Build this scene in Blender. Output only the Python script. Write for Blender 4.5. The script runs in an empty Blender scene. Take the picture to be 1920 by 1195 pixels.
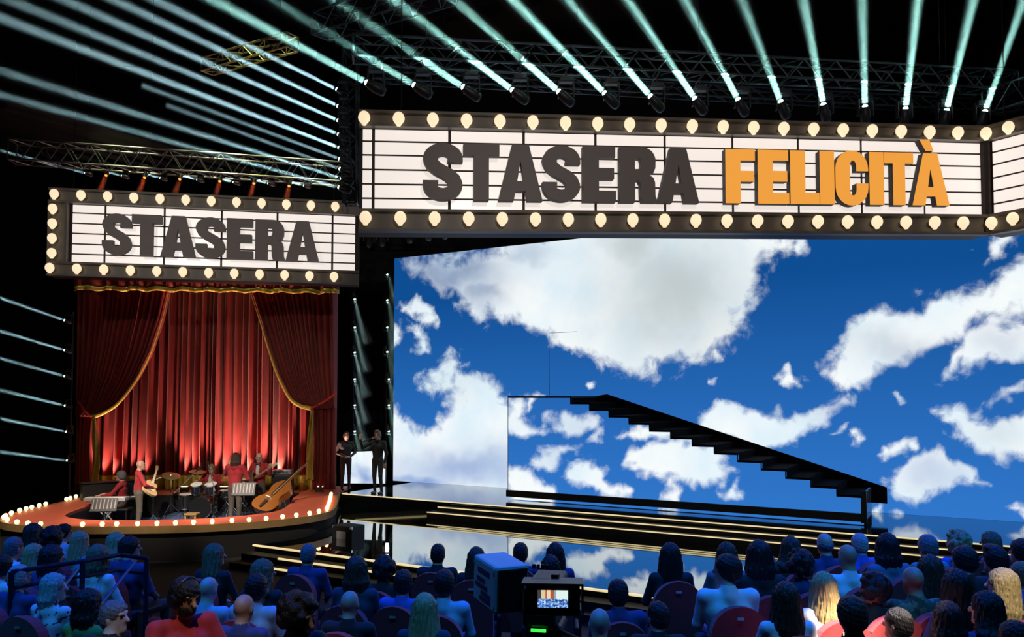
import bpy, bmesh, math, random
import numpy as np
from mathutils import Vector, Matrix, geometry
R = math.radians
sc = bpy.context.scene
col = sc.collection
rnd = random.Random(7)

# ---------------------------------------------------------------- camera
FPX, TH, CXP, CZ = 1500.0, R(2.4), 960.0, 3.4
CYP = 745 - FPX * math.tan(TH)
cam_d = bpy.data.cameras.new('camera'); cam = bpy.data.objects.new('camera', cam_d); col.objects.link(cam)
cam.location = (0, 0, CZ); cam.rotation_euler = (R(90) + TH, 0, 0)
cam_d.sensor_width = 36; cam_d.lens = FPX / 1920 * 36; cam_d.shift_y = (CYP - 597.5) / 1920
cam_d.clip_start = .1; cam_d.clip_end = 200
sc.camera = cam

# ---------------------------------------------------------------- world and exposure
w = bpy.data.worlds.new('world'); sc.world = w; w.use_nodes = True
w.node_tree.nodes['Background'].inputs[0].default_value = (.002, .004, .008, 1)
w.node_tree.nodes['Background'].inputs[1].default_value = 1
vs = sc.view_settings
vs.view_transform = 'Standard'; vs.look = 'None'; vs.gamma = 1; vs.use_curve_mapping = False; vs.exposure = 0
cy = sc.cycles
cy.max_bounces = 5; cy.diffuse_bounces = 2; cy.glossy_bounces = 3; cy.transmission_bounces = 3
cy.volume_bounces = 0; cy.transparent_max_bounces = 64; cy.sample_clamp_indirect = 3
cy.use_denoising = True; cy.caustics_reflective = False; cy.caustics_refractive = False

# ---------------------------------------------------------------- rig lights: the studio's own lamps plus added truss and sign washes
def spot(name, loc, to, color, watts, deg, blend=.4, rad=.12):
    l = bpy.data.lights.new(name, 'SPOT'); l.color = color; l.energy = watts
    l.spot_size = R(deg); l.spot_blend = blend; l.shadow_soft_size = rad
    o = bpy.data.objects.new(name, l); col.objects.link(o); o.location = loc
    o.rotation_euler = (Vector(to) - Vector(loc)).to_track_quat('-Z', 'Y').to_euler()
    return o
BLUE, CYAN = (.008, .055, 1.0), (.02, .33, 1.0)
for x in (-9, -5.5, -2, 1.5, 4.5, 7.5):
    spot('audience_top', (x, 9.0, 9.3), (x * .97, 8.0, 1.2), BLUE, 1350, 70, .9)
    spot('audience_back', (x * 1.15, 4.2, 9.0), (x * .95, 7.6, 1.4), CYAN, 800, 56, .9)
spot('audience_warm', (5.6, 2.4, 9.2), (2.60, 6.42, 1.36), (1, .86, .66), 34000, 4.0, .15)
spot('audience_warm', (5.0, 2.2, 10.0), (3.05, 6.5, 1.25), (1, .62, .40), 6000, 2.6, .3)
spot('audience_warm', (-1.0, 1.5, 9.0), (1.72, 6.1, .95), (1, .60, .40), 9000, 1.5, .3)
spot('audience_warm', (4.3, 2.3, 10.0), (4.06, 6.62, 1.62), (1, .82, .45), 4200, 4.0, .5)
spot('audience_warm', (-1.2, 1.6, 9.0), (-2.2, 5.6, 2.0), (1, .80, .50), 900, 18, .8)
for x in (-10.4, -7.9, -5.4): spot('band_wash', (x * .9, 12.0, 9.8), (x, 18.7, .7), (1, .82, .66), 5200, 25, .5)
for x in (-10.5, -8, -5.5): spot('added_truss_light', (x, 19.6, 13.5), (x, 21.0, 9.4), (.92, 1, .55), 420, 34, .8)  # added spots that brighten the silver truss
spot('added_truss_light', (-7.6, 19.5, 14.6), (-7.0, 20.5, 12.2), (.95, 1, .35), 260, 40, .8)  # added spot to brighten the short yellow truss
spot('band_front', (-7.5, 8.0, 9.0), (-7.6, 19.6, 1.0), (1, .86, .72), 4200, 21, .6)
spot('stage_top', (-3.6, 19.6, 11.0), (-4.3, 22.8, 1.4), (.75, 1, .9), 900, 16, .6)
spot('added_sign_wash', (2.5, -1, 9.5), (3.3, 14.6, 7.4), (1, .93, .86), 1500, 58, .8)  # added wash so the large sign's letters read brighter
spot('added_sign_wash', (-9, 3, 9.5), (-7.4, 19.5, 7.3), (1, .93, .86), 1500, 34, .8)  # same added wash for the smaller sign

# ---------------------------------------------------------------- photograph geometry -> places in the room
def ray(px, py):
    x = (px - CXP) / FPX; y = -(py - CYP) / FPX
    return Vector((x, math.cos(TH) - y * math.sin(TH), math.sin(TH) + y * math.cos(TH)))
def PY(px, py, Y):
    r = ray(px, py); return Vector((0, 0, CZ)) + r * (Y / r.y)
def PZ(px, py, z):
    r = ray(px, py); return Vector((0, 0, CZ)) + r * ((z - CZ) / r.z)
def PP(px, py, o, n):
    r = ray(px, py); c = Vector((0, 0, CZ)); return c + r * ((o - c).dot(n) / r.dot(n))
def projn(P):
    d = P - np.array([0, 0, CZ]); f = d[:, 1] * math.cos(TH) + d[:, 2] * math.sin(TH); u = -d[:, 1] * math.sin(TH) + d[:, 2] * math.cos(TH)
    return np.stack([CXP + FPX * d[:, 0] / f, CYP - FPX * u / f], 1)

# ---------------------------------------------------------------- materials
MATS = {}
def M(name, c, rough=.5, metal=0, var=.12, scale=6, emit=None, es=0, bump=0, spec=.5, sample=True, sheen=0):
    if name in MATS: return MATS[name]
    m = bpy.data.materials.new(name); m.use_nodes = True; MATS[name] = m
    nt = m.node_tree; b = nt.nodes['Principled BSDF']
    b.inputs['Roughness'].default_value = rough; b.inputs['Metallic'].default_value = metal
    b.inputs['Specular IOR Level'].default_value = spec
    if sheen: b.inputs['Sheen Weight'].default_value = sheen
    tc = nt.nodes.new('ShaderNodeTexCoord'); nz = nt.nodes.new('ShaderNodeTexNoise')
    nz.inputs['Scale'].default_value = scale; nz.inputs['Detail'].default_value = 4
    nt.links.new(tc.outputs['Object'], nz.inputs['Vector'])
    mx = nt.nodes.new('ShaderNodeMix'); mx.data_type = 'RGBA'
    mx.inputs[6].default_value = (*[max(0, v * (1 - var)) for v in c], 1); mx.inputs[7].default_value = (*[min(1, v * (1 + var)) for v in c], 1)
    nt.links.new(nz.outputs['Fac'], mx.inputs[0]); nt.links.new(mx.outputs[2], b.inputs['Base Color'])
    if emit:
        b.inputs['Emission Color'].default_value = (*emit, 1); b.inputs['Emission Strength'].default_value = es
        if not sample: m.cycles.emission_sampling = 'NONE'
    if bump:
        bp = nt.nodes.new('ShaderNodeBump'); bp.inputs['Strength'].default_value = bump; bp.inputs['Distance'].default_value = .02
        nt.links.new(nz.outputs['Fac'], bp.inputs['Height']); nt.links.new(bp.outputs[0], b.inputs['Normal'])
    return m
BLACK = M('black_paint', (.012, .012, .014), .5)
DARK = M('dark_metal', (.03, .03, .034), .4, .6)
STEEL = M('truss_alloy', (.30, .31, .31), .38, .9, bump=.05)
CHROME = M('chrome', (.8, .8, .8), .15, 1, var=.03)
GOLDLINE = M('gold_edge_strip', (.8, .62, .3), .3, .2, emit=(1, .80, .42), es=.85)
BULB = M('bulb_glass', (1, .9, .7), .3, var=.02, emit=(1, .80, .52), es=.92, sample=False)
PANEL = M('backlit_panel', (.8, .75, .7), .25, var=.04, emit=(1, .90, .83), es=.82, sample=False)
SIGNFRAME = M('sign_frame', (.15, .125, .105), .45, bump=.05)
SIGNGAP = M('sign_gap', (.02, .008, .006), .6)
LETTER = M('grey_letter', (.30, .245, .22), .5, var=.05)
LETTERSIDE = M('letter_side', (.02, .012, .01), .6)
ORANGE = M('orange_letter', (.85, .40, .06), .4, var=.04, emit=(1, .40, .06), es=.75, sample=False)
VELVET = M('red_velvet', (.26, .016, .011), .7, var=.25, scale=3, sheen=.15)
GOLDFAB = M('gold_braid', (.62, .47, .08), .4, .25, var=.3, scale=30, bump=.3)
REDROPE = M('red_rope', (.7, .05, .03), .6, var=.2, scale=40, bump=.3)
FLOORM = M('studio_floor', (.006, .007, .009), .7, var=.4, scale=2)

# ---------------------------------------------------------------- mesh helpers
MW = {}
def link(name, me, mat, parent=None):
    o = bpy.data.objects.new(name, me); col.objects.link(o)
    if mat is not None:
        for m in (mat if isinstance(mat, (list, tuple)) else [mat]):
            if len(me.materials) < (len(mat) if isinstance(mat, (list, tuple)) else 1): me.materials.append(m)
    if parent is not None: o.parent = parent
    return o
def thing(name, label, cat, loc=(0, 0, 0), rotz=0, group=None, kind=None, rot=None):
    o = bpy.data.objects.new(name, None); col.objects.link(o); o.location = loc
    o.rotation_euler = rot if rot else (0, 0, rotz); o.empty_display_size = .1
    MW[o.name] = Matrix.Translation(Vector(loc)) @ o.rotation_euler.to_matrix().to_4x4()
    return tag(o, label, cat, group, kind)
def tag(o, label=None, cat=None, group=None, kind=None):
    if label: o['label'] = label
    if cat: o['category'] = cat
    if group: o['group'] = group
    if kind: o['kind'] = kind
    return o
class MB:
    def __init__(s): s.v = []; s.f = []; s.mi = []; s.cur = 0
    def add(s, vs, fs, mi=None):
        n = len(s.v); s.v += [tuple(v) for v in vs]; s.f += [tuple(i + n for i in f) for f in fs]; s.mi += [s.cur if mi is None else mi] * len(fs); return s
    def box(s, c, d, m=None, bev=0):
        x, y, z = [k / 2 for k in d]
        if bev:
            bm = bmesh.new(); bmesh.ops.create_cube(bm, size=1)
            for v in bm.verts: v.co = Vector((v.co.x * d[0], v.co.y * d[1], v.co.z * d[2]))
            bmesh.ops.bevel(bm, geom=bm.edges[:], offset=bev, segments=2, affect='EDGES', profile=.5)
            vs = [v.co.copy() for v in bm.verts]; bm.verts.index_update(); fs = [[v.index for v in f.verts] for f in bm.faces]; bm.free()
        else:
            vs = [Vector(p) for p in ((-x, -y, -z), (x, -y, -z), (x, y, -z), (-x, y, -z), (-x, -y, z), (x, -y, z), (x, y, z), (-x, y, z))]
            fs = [(3, 2, 1, 0), (4, 5, 6, 7), (0, 1, 5, 4), (1, 2, 6, 5), (2, 3, 7, 6), (3, 0, 4, 7)]
        vs = [(m @ v if m is not None else v) + Vector(c) for v in vs]
        return s.add(vs, fs)
    def cyl(s, a, b, r0, r1=None, n=12, cap=True):
        a = Vector(a); b = Vector(b); r1 = r0 if r1 is None else r1
        q = (b - a).to_track_quat('Z', 'Y'); vs = []
        for p, r in ((a, r0), (b, r1)):
            for i in range(n):
                t = 2 * math.pi * i / n; vs.append(p + q @ Vector((math.cos(t) * r, math.sin(t) * r, 0)))
        fs = [(i, (i + 1) % n, n + (i + 1) % n, n + i) for i in range(n)]
        if cap: fs += [tuple(range(n - 1, -1, -1)), tuple(range(n, 2 * n))]
        return s.add(vs, fs)
    def tube(s, pts, r, n=8, closed=False):
        pts = [Vector(p) for p in pts]; N = len(pts); vs = []
        rr = r if isinstance(r, (list, tuple)) else [r] * N
        up = Vector((0, 0, 1)); pu = None
        for i, p in enumerate(pts):
            d = (pts[(i + 1) % N] - pts[i - 1]) if closed else (pts[min(i + 1, N - 1)] - pts[max(i - 1, 0)])
            d.normalize()
            if pu is None: pu = d.orthogonal().normalized()
            pu = (pu - d * pu.dot(d)).normalized(); w = d.cross(pu)
            for k in range(n):
                t = 2 * math.pi * k / n; vs.append(p + (pu * math.cos(t) + w * math.sin(t)) * rr[i])
        fs = []
        for i in range(N if closed else N - 1):
            j = (i + 1) % N
            for k in range(n): fs.append((i * n + k, i * n + (k + 1) % n, j * n + (k + 1) % n, j * n + k))
        if not closed: fs += [tuple(range(n - 1, -1, -1)), tuple(range((N - 1) * n, N * n))]
        return s.add(vs, fs)
    def lathe(s, prof, n=16, m=None):
        vs = []; k = len(prof)
        for i in range(n):
            t = 2 * math.pi * i / n
            for r, z in prof: v = Vector((r * math.cos(t), r * math.sin(t), z)); vs.append(m @ v if m is not None else v)
        fs = [(i * k + j, ((i + 1) % n) * k + j, ((i + 1) % n) * k + j + 1, i * k + j + 1) for i in range(n) for j in range(k - 1)]
        return s.add(vs, fs)
    def prism(s, poly, d0, d1, o=None, ux=None, uy=None, un=None, holes=(), side_mi=None):
        o = o or Vector((0, 0, 0)); ux = ux or Vector((1, 0, 0)); uy = uy or Vector((0, 1, 0)); un = un or Vector((0, 0, 1))
        loops = [poly] + list(holes); flat = [p for l in loops for p in l]
        tris = geometry.tessellate_polygon([[Vector((p[0], p[1], 0)) for p in l] for l in loops])
        n = len(flat); f = lambda p, d: o + ux * p[0] + uy * p[1] + un * d
        vs = [f(p, d0) for p in flat] + [f(p, d1) for p in flat]; n0 = len(s.v)
        s.v += [tuple(v) for v in vs]; c = s.cur; sm = c if side_mi is None else side_mi
        for t in tris:
            s.f.append(tuple(n0 + i for i in t)); s.mi.append(sm); s.f.append(tuple(n0 + n + i for i in reversed(t))); s.mi.append(c)
        b = 0
        for l in loops:
            k = len(l)
            for i in range(k): s.f.append((n0 + b + i, n0 + b + (i + 1) % k, n0 + n + b + (i + 1) % k, n0 + n + b + i)); s.mi.append(sm)
            b += k
        return s
    def mesh(s, name, inv=None, smooth=False, fix=True):
        me = bpy.data.meshes.new(name)
        vs = s.v if inv is None else [tuple(inv @ Vector(v)) for v in s.v]
        me.from_pydata(vs, [], s.f); me.polygons.foreach_set('material_index', s.mi)
        if smooth: me.polygons.foreach_set('use_smooth', [True] * len(s.f))
        if fix:
            bm = bmesh.new(); bm.from_mesh(me); bmesh.ops.recalc_face_normals(bm, faces=bm.faces); bm.to_mesh(me); bm.free()
        me.update(); return me
    def build(s, name, mat, parent=None, smooth=False, world=False, fix=True):
        """world=True: the coordinates are world ones, brought into the parent's own space"""
        inv = MW[parent.name].inverted() if (parent is not None and world) else None
        me = s.mesh(name, inv, smooth, fix)
        if smooth == 'auto' or smooth:
            try: me.set_sharp_from_angle(angle=R(40))
            except Exception: pass
        return link(name, me, mat, parent)
UNIT = {}
def rod(name, a, b, r, mat, parent, n=6):
    k = (mat.name, n)
    if k not in UNIT:
        me = MB().cyl((0, 0, 0), (0, 0, 1), 1, n=n).mesh('rod', smooth=False); me.materials.append(mat); UNIT[k] = me
    a = Vector(a); b = Vector(b); o = bpy.data.objects.new(name, UNIT[k]); col.objects.link(o); o.parent = parent
    o.location = a; o.rotation_mode = 'QUATERNION'; o.rotation_quaternion = (b - a).to_track_quat('Z', 'Y'); o.scale = (r, r, (b - a).length)
    return o
def copy_tree(o, parent=None):
    c = o.copy(); col.objects.link(c); c.parent = parent
    for ch in [x for x in o.children]: copy_tree(ch, c)
    return c
CHAIN = M('black_chain', (.004, .004, .004), .8)
# ================================================================ the studio shell and stage
ZD, ZG = .72, .36                                   # main deck, mirror floor
SA = math.atan(-.575); SU = Vector((math.cos(SA), math.sin(SA), 0)); SN = Vector((math.sin(SA), -math.cos(SA), 0))
O0 = Vector((-.13, 19.75, 0))
def SP(u, w, z): return O0 + SU * u + SN * w + Vector((0, 0, z))
def sbox(mb, u0, u1, w0, w1, z0, z1):
    P = [SP(u, w_, z) for z in (z0, z1) for (u, w_) in ((u0, w0), (u1, w0), (u1, w1), (u0, w1))]
    mb.add(P, [(3, 2, 1, 0), (4, 5, 6, 7), (0, 1, 5, 4), (1, 2, 6, 5), (2, 3, 7, 6), (3, 0, 4, 7)]); return mb
def struct(name, mb, mat, label, smooth=False):
    return tag(mb.build(name, mat, smooth=smooth), label, None, None, 'structure')
struct('floor', MB().box((0, 12, -.1), (60, 44, .2)), FLOORM, 'dark studio floor under the stage and the seats')
WALLM = M('black_drape_wall', (.003, .0045, .005), .9, var=.5, scale=1.2)
struct('wall_back', MB().box((0, 30.2, 8), (60, .3, 16)), WALLM, 'black studio back wall behind the set')
struct('wall_left', MB().box((-22, 12, 8), (.3, 44, 16)), WALLM, 'black studio wall beyond the band stage')
struct('wall_right', MB().box((24, 12, 8), (.3, 44, 16)), WALLM, 'black studio wall beyond the video screen')
struct('ceiling', MB().box((0, 12, 16.1), (60, 44, .2)), WALLM, 'black studio ceiling above the lighting trusses')

def mirror_mat(name, base, refl, rough, wave, wscale):
    m = bpy.data.materials.new(name); m.use_nodes = True; nt = m.node_tree; b = nt.nodes['Principled BSDF']
    b.inputs['Base Color'].default_value = (*refl, 1); b.inputs['Metallic'].default_value = 1; b.inputs['Roughness'].default_value = rough
    d = nt.nodes.new('ShaderNodeBsdfDiffuse'); d.inputs[0].default_value = (*base, 1)
    mx = nt.nodes.new('ShaderNodeMixShader'); lw = nt.nodes.new('ShaderNodeLayerWeight'); lw.inputs[0].default_value = .42
    nt.links.new(lw.outputs['Facing'], mx.inputs[0]); nt.links.new(d.outputs[0], mx.inputs[1]); nt.links.new(b.outputs[0], mx.inputs[2])
    nt.links.new(mx.outputs[0], nt.nodes['Material Output'].inputs[0])
    tc = nt.nodes.new('ShaderNodeTexCoord'); nz = nt.nodes.new('ShaderNodeTexNoise'); nz.inputs['Scale'].default_value = wscale; nz.inputs['Detail'].default_value = 1.5
    bp = nt.nodes.new('ShaderNodeBump'); bp.inputs['Strength'].default_value = wave; bp.inputs['Distance'].default_value = .05
    nt.links.new(tc.outputs['Object'], nz.inputs['Vector']); nt.links.new(nz.outputs[0], bp.inputs['Height']); nt.links.new(bp.outputs[0], b.inputs['Normal'])
    return m
MIRROR = mirror_mat('black_mirror_film', (.004, .005, .006), (.66, .72, .74), .025, .035, .9)
DECK = mirror_mat('gloss_stage_deck', (.012, .016, .02), (.52, .56, .60), .06, .01, 2)
# main deck with gold edge strips, its three steps; the lower mirror floor with its own steps to the stalls
struct('floor_stage', sbox(MB(), -5.35, 17, -9.5, 0, 0, ZD), [DECK], 'glossy raised stage deck reflecting the video screen')
st = thing('stage_steps', 'wide black steps with gold nosings climbing to the glossy stage deck', 'steps', SP(-2, .3, ZG), SA)
for k in range(2):
    z1 = ZD - .10 * (k + 1)
    p = sbox(MB(), -1.85 - .12 * k, 16, .30 * k + .016, .30 * (k + 1), ZG + .002, z1).build('step', BLACK, st, world=True)
    q = sbox(MB(), -1.85 - .12 * k, 16, .30 * (k + 1) - .012, .30 * (k + 1) + .008, z1 - .016, z1 + .006).build('nosing', GOLDLINE, st, world=True)
tag(sbox(MB(), -5.3, 16.5, -.014, .010, ZD - .018, ZD + .006).build('edge_strip', GOLDLINE), 'gold lit strip along the front edge of the stage deck', 'edge strip')
struct('floor_mirror', MB().prism([tuple(SP(u, w_, 0).xy) for u, w_ in ((-4.95, .016), (-4.9, .62), (-3.15, 2.7), (-2.93, 3.4), (-2.93, 5.28), (17, 5.28), (17, .016))], 0, ZG), [MIRROR], 'mirror-black lower stage floor reflecting clouds')
st = thing('front_steps', 'black steps with gold nosings from the stalls up to the mirror floor', 'steps', SP(-2, 5.9, 0), SA)
sbox(MB(), -2.93, 16, 5.29, 5.34, ZG - .02, ZG + .012).build('nosing', GOLDLINE, st, world=True)
for k in range(2):
    z1 = ZG - .12 * (k + 1)
    sbox(MB(), -2.93, 16, 5.33 + .3 * k, 5.33 + .3 * (k + 1), .001, z1).build('step', BLACK, st, world=True)
    sbox(MB(), (-1.9, -1.75)[k], (1.0, -1.05)[k], 5.33 + .3 * (k + 1) - .03, 5.33 + .3 * (k + 1) + .012, z1 - .02, z1 + .012).build('nosing', GOLDLINE, st, world=True)
# raked stalls: a low tier in the centre, a higher one on the right
ZR, ZL = .60, .36
struct('floor_tier_right', MB().prism([(1.42, 9.6), (9.5, 9.3), (9.5, 1.5), (1.42, 1.5)], 0, ZR), FLOORM, 'dark raised tier carrying the red theatre seats')
struct('floor_tier_left', MB().prism([(-9.0, 11.4), (1.40, 10.3), (1.40, 1.5), (-9.0, 1.5)], 0, ZL), FLOORM, 'dark low tier under the centre stalls')

# ---------------------------------------------------------------- video screens
def sdpoly(P, poly):
    A = np.array(poly, float); B = np.roll(A, -1, 0); d = np.full(len(P), 1e9); ins = np.zeros(len(P), bool)
    for a, b in zip(A, B):
        e = b - a; w_ = P - a; t = np.clip((w_ @ e) / (e @ e), 0, 1); q = w_ - t[:, None] * e
        d = np.minimum(d, np.hypot(q[:, 0], q[:, 1]))
        c = ((a[1] > P[:, 1]) != (b[1] > P[:, 1])) & (P[:, 0] < (b[0] - a[0]) * (P[:, 1] - a[1]) / (b[1] - a[1] + 1e-12) + a[0]); ins ^= c
    return np.where(ins, d, -d)
def vnoise(p, s, seed):
    q = p / s; i = np.floor(q).astype(np.int64); f = q - i; f = f * f * (3 - 2 * f)
    def h(a, b): return np.modf(np.abs(np.sin(a * 127.1 + b * 311.7 + seed * 74.7) * 43758.5453))[0]
    x, y = i[:, 0], i[:, 1]; u, v = f[:, 0], f[:, 1]
    return (h(x, y) * (1 - u) + h(x + 1, y) * u) * (1 - v) + (h(x, y + 1) * (1 - u) + h(x + 1, y + 1) * u) * v - .5
def sky_attrs(me, clouds, shades, tints):
    n = len(me.vertices); P = np.empty(n * 3); me.vertices.foreach_get('co', P); p0 = projn(P.reshape(-1, 3))
    p = p0 + np.stack([sum(a * vnoise(p0, s_, k + o) for k, (s_, a) in enumerate(((90, 26), (42, 22), (20, 14), (10, 8)))) for o in (0, 9)], 1)
    den = np.full(n, -3.0); sh = np.zeros(n); ti = np.zeros(n)
    for poly, soft, amp in clouds: den = np.maximum(den, np.clip(sdpoly(p, poly) / (soft * 1.5), -3, amp))
    for x, y, rx, ry, a in shades: sh = np.maximum(sh, a * np.exp(-(((p[:, 0] - x) / rx) ** 2 + ((p[:, 1] - y) / ry) ** 2)))
    for x, y, rx, ry, a in tints: ti = np.maximum(ti, a * np.exp(-(((p[:, 0] - x) / rx) ** 2 + ((p[:, 1] - y) / ry) ** 2)))
    for nm, v in (('cloud', den), ('shade', sh), ('tint', ti)):
        at = me.attributes.new(nm, 'FLOAT', 'POINT'); at.data.foreach_set('value', v.astype(np.float32))
def sky_mat():
    m = bpy.data.materials.new('video_sky'); m.use_nodes = True; nt = m.node_tree; N = nt.nodes; L = nt.links
    N.remove(N['Principled BSDF'])
    def nd(t, **k):
        x = N.new(t)
        for a, b in k.items(): setattr(x, a, b)
        return x
    def mth(op, a, b, cl=False):
        x = nd('ShaderNodeMath', operation=op, use_clamp=cl)
        for i, v in enumerate((a, b)):
            if isinstance(v, (int, float)): x.inputs[i].default_value = v
            else: L.new(v, x.inputs[i])
        return x.outputs[0]
    def mix(f, a, b):
        x = nd('ShaderNodeMix', data_type='RGBA')
        for i, v in ((0, f), (6, a), (7, b)):
            if isinstance(v, tuple): x.inputs[i].default_value = (*v, 1)
            elif isinstance(v, (int, float)): x.inputs[i].default_value = v
            else: L.new(v, x.inputs[i])
        return x.outputs[2]
    tc = nd('ShaderNodeTexCoord'); ca = nd('ShaderNodeAttribute', attribute_name='cloud'); sa = nd('ShaderNodeAttribute', attribute_name='shade')
    n1 = nd('ShaderNodeTexNoise'); n1.inputs['Scale'].default_value = 1.5; n1.inputs['Detail'].default_value = 9; n1.inputs['Roughness'].default_value = .62; n1.inputs['Distortion'].default_value = .35
    n2 = nd('ShaderNodeTexNoise'); n2.inputs['Scale'].default_value = .55; n2.inputs['Detail'].default_value = 5; n2.inputs['Roughness'].default_value = .55
    for n in (n1, n2): L.new(tc.outputs['Object'], n.inputs['Vector'])
    d = mth('ADD', ca.outputs['Fac'], mth('MULTIPLY', mth('SUBTRACT', n1.outputs[0], .5), 3.8))
    mr = nd('ShaderNodeMapRange', interpolation_type='SMOOTHSTEP'); L.new(d, mr.inputs[0]); mr.inputs[1].default_value = -.45; mr.inputs[2].default_value = .95
    sx = nd('ShaderNodeSeparateXYZ'); L.new(tc.outputs['Object'], sx.inputs[0])
    g = nd('ShaderNodeMapRange'); L.new(sx.outputs[2], g.inputs[0]); g.inputs[1].default_value = .7; g.inputs[2].default_value = 6.5
    blue = mix(g.outputs[0], (.030, .185, .60), (.0045, .075, .29))
    white = mix(mth('MULTIPLY', mth('SUBTRACT', n2.outputs[0], .33), 3.2, True), (.76, .90, .98), (.96, 1, 1))
    cl = mix(sa.outputs['Fac'], white, (.50, .56, .57))
    ta = nd('ShaderNodeAttribute', attribute_name='tint')
    al = mth('MULTIPLY', mr.outputs[0], mth('SUBTRACT', .97, mth('MULTIPLY', ta.outputs['Fac'], mth('ADD', mth('MULTIPLY', n2.outputs[0], .9), .25))), True)
    c = mix(al, blue, cl)
    e = nd('ShaderNodeEmission'); L.new(c, e.inputs[0]); e.inputs[1].default_value = 1.0
    L.new(e.outputs[0], N['Material Output'].inputs[0]); m.cycles.emission_sampling = 'NONE'
    return m
SKY = sky_mat()
CL = [([(755, 480), (900, 460), (1060, 430), (1300, 400), (1500, 430), (1490, 455), (1440, 490), (1430, 530), (1425, 560), (1400, 600), (1380, 630), (1300, 680), (1200, 695), (1120, 680), (1060, 650), (1000, 625), (960, 600), (930, 590), (900, 605), (885, 590), (880, 570), (830, 540), (785, 520)], 17, 2.4),
      ([(772, 568), (795, 566), (812, 580), (828, 600), (825, 612), (800, 604), (776, 590)], 8, 1.6),
      ([(720, 605), (750, 610), (762, 640), (745, 655), (720, 652)], 9, 1.6), ([(768, 615), (785, 615), (800, 640), (808, 668), (792, 668), (775, 640)], 8, 1.0),
      ([(795, 705), (830, 690), (850, 668), (870, 690), (905, 712), (930, 725), (940, 745), (1010, 745), (1000, 800), (960, 950), (700, 960), (690, 760), (740, 775), (790, 795), (850, 770), (845, 745), (810, 730)], 15, 2.2),
      ([(905, 600), (885, 595), (900, 580)], 8, 1),
      ([(1545, 700), (1560, 660), (1590, 620), (1640, 588), (1700, 580), (1750, 555), (1800, 545), (1860, 540), (1880, 500), (1960, 470), (2100, 420), (2100, 600), (1990, 590), (1850, 612), (1790, 640), (1730, 660), (1680, 690), (1630, 720), (1560, 728)], 14, 2.2),
      ([(1790, 625), (1860, 605), (1980, 610), (2100, 590), (2100, 700), (1930, 665), (1880, 665), (1820, 690), (1760, 715), (1750, 705), (1790, 670)], 10, 1.8),
      ([(1845, 480), (1870, 445), (1900, 440), (1890, 475), (1850, 500)], 9, 1.3), ([(1860, 740), (1900, 710), (1990, 680), (1980, 715), (1900, 735), (1850, 752)], 9, .9),
      ([(1345, 650), (1355, 645), (1360, 660), (1340, 665)], 6, .8), ([(1460, 700), (1480, 690), (1502, 705), (1500, 722), (1475, 718)], 7, 1.2),
      ([(1325, 710), (1355, 700), (1352, 715), (1330, 722)], 6, .8), ([(1095, 715), (1110, 712), (1113, 725), (1098, 728)], 5, 1.0), ([(1492, 450), (1520, 445), (1528, 465), (1500, 478)], 8, .9),
      ([(1295, 790), (1330, 765), (1360, 745), (1400, 760), (1440, 762), (1500, 765), (1550, 748), (1590, 735), (1600, 745), (1560, 775), (1510, 800), (1490, 830), (1440, 842), (1400, 850), (1330, 830)], 11, 1.8),
      ([(1730, 760), (1760, 762), (1800, 765), (1860, 768), (1990, 775), (1990, 840), (1920, 862), (1850, 845), (1810, 830), (1790, 800), (1740, 780)], 11, 1.9),
      ([(1660, 915), (1690, 880), (1740, 855), (1780, 850), (1820, 880), (1850, 905), (1800, 905), (1760, 930), (1700, 935)], 11, 1.6),
      ([(1652, 850), (1690, 842), (1715, 835), (1718, 850), (1690, 860), (1660, 862)], 7, 1.0), ([(1590, 820), (1615, 812), (1628, 825), (1615, 838), (1595, 832)], 7, 1.2),
      ([(1885, 945), (1915, 935), (1990, 945), (1990, 975), (1910, 965)], 8, 1.3), ([(1672, 960), (1690, 953), (1703, 963), (1690, 972), (1675, 968)], 6, 1), ([(1640, 955), (1655, 940), (1660, 965), (1645, 975)], 8, .7),
      ([(1555, 800), (1590, 795), (1585, 808), (1560, 812)], 8, .5), ([(1680, 740), (1700, 742), (1698, 750), (1682, 750)], 6, .6)]
SH = [(1260, 545, 135, 115, .85), (1200, 450, 60, 70, .8), (1120, 520, 40, 90, .15), (880, 470, 90, 45, .0), (900, 850, 120, 40, .0), (1640, 650, 90, 35, .25), (1880, 800, 60, 40, .3), (850, 720, 50, 35, .2)]
TI = [(845, 505, 105, 46, 1.0), (910, 545, 45, 28, .8), (880, 880, 150, 38, .75), (780, 905, 60, 18, .9), (990, 480, 50, 22, .5), (1760, 890, 60, 35, .45), (1560, 760, 60, 25, .4), (1900, 740, 90, 25, .6), (1870, 640, 60, 30, .3), (1700, 660, 80, 30, .3)]
def grid(mb, p00, p10, p01, nu, nv):
    a = Vector(p00); du = (Vector(p10) - a) / nu; dv = (Vector(p01) - a) / nv
    vs = [a + du * i + dv * j for j in range(nv + 1) for i in range(nu + 1)]
    return mb.add(vs, [(j * (nu + 1) + i, j * (nu + 1) + i + 1, (j + 1) * (nu + 1) + i + 1, (j + 1) * (nu + 1) + i) for j in range(nv) for i in range(nu)])
scA = PZ(737, 902, ZD); WS = (scA - O0).dot(SN); US = (scA - O0).dot(SU); UE = US + 20.5; ZT = PY(737, 485, scA.y).z
ls = thing('video_screen', 'huge video wall showing blue sky and white clouds', 'screen', SP(US, WS - .1, ZD), SA)
mb = grid(MB(), SP(US, WS, ZD + .002), SP(UE, WS, ZD + .002), SP(US, WS, ZT), 340, 124); me = mb.mesh('picture', fix=False)
sky_attrs(me, CL, SH, TI); SKYD = link('picture', me, SKY, None); SKYD.parent = ls; SKYD.matrix_parent_inverse = MW[ls.name].inverted()
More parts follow.
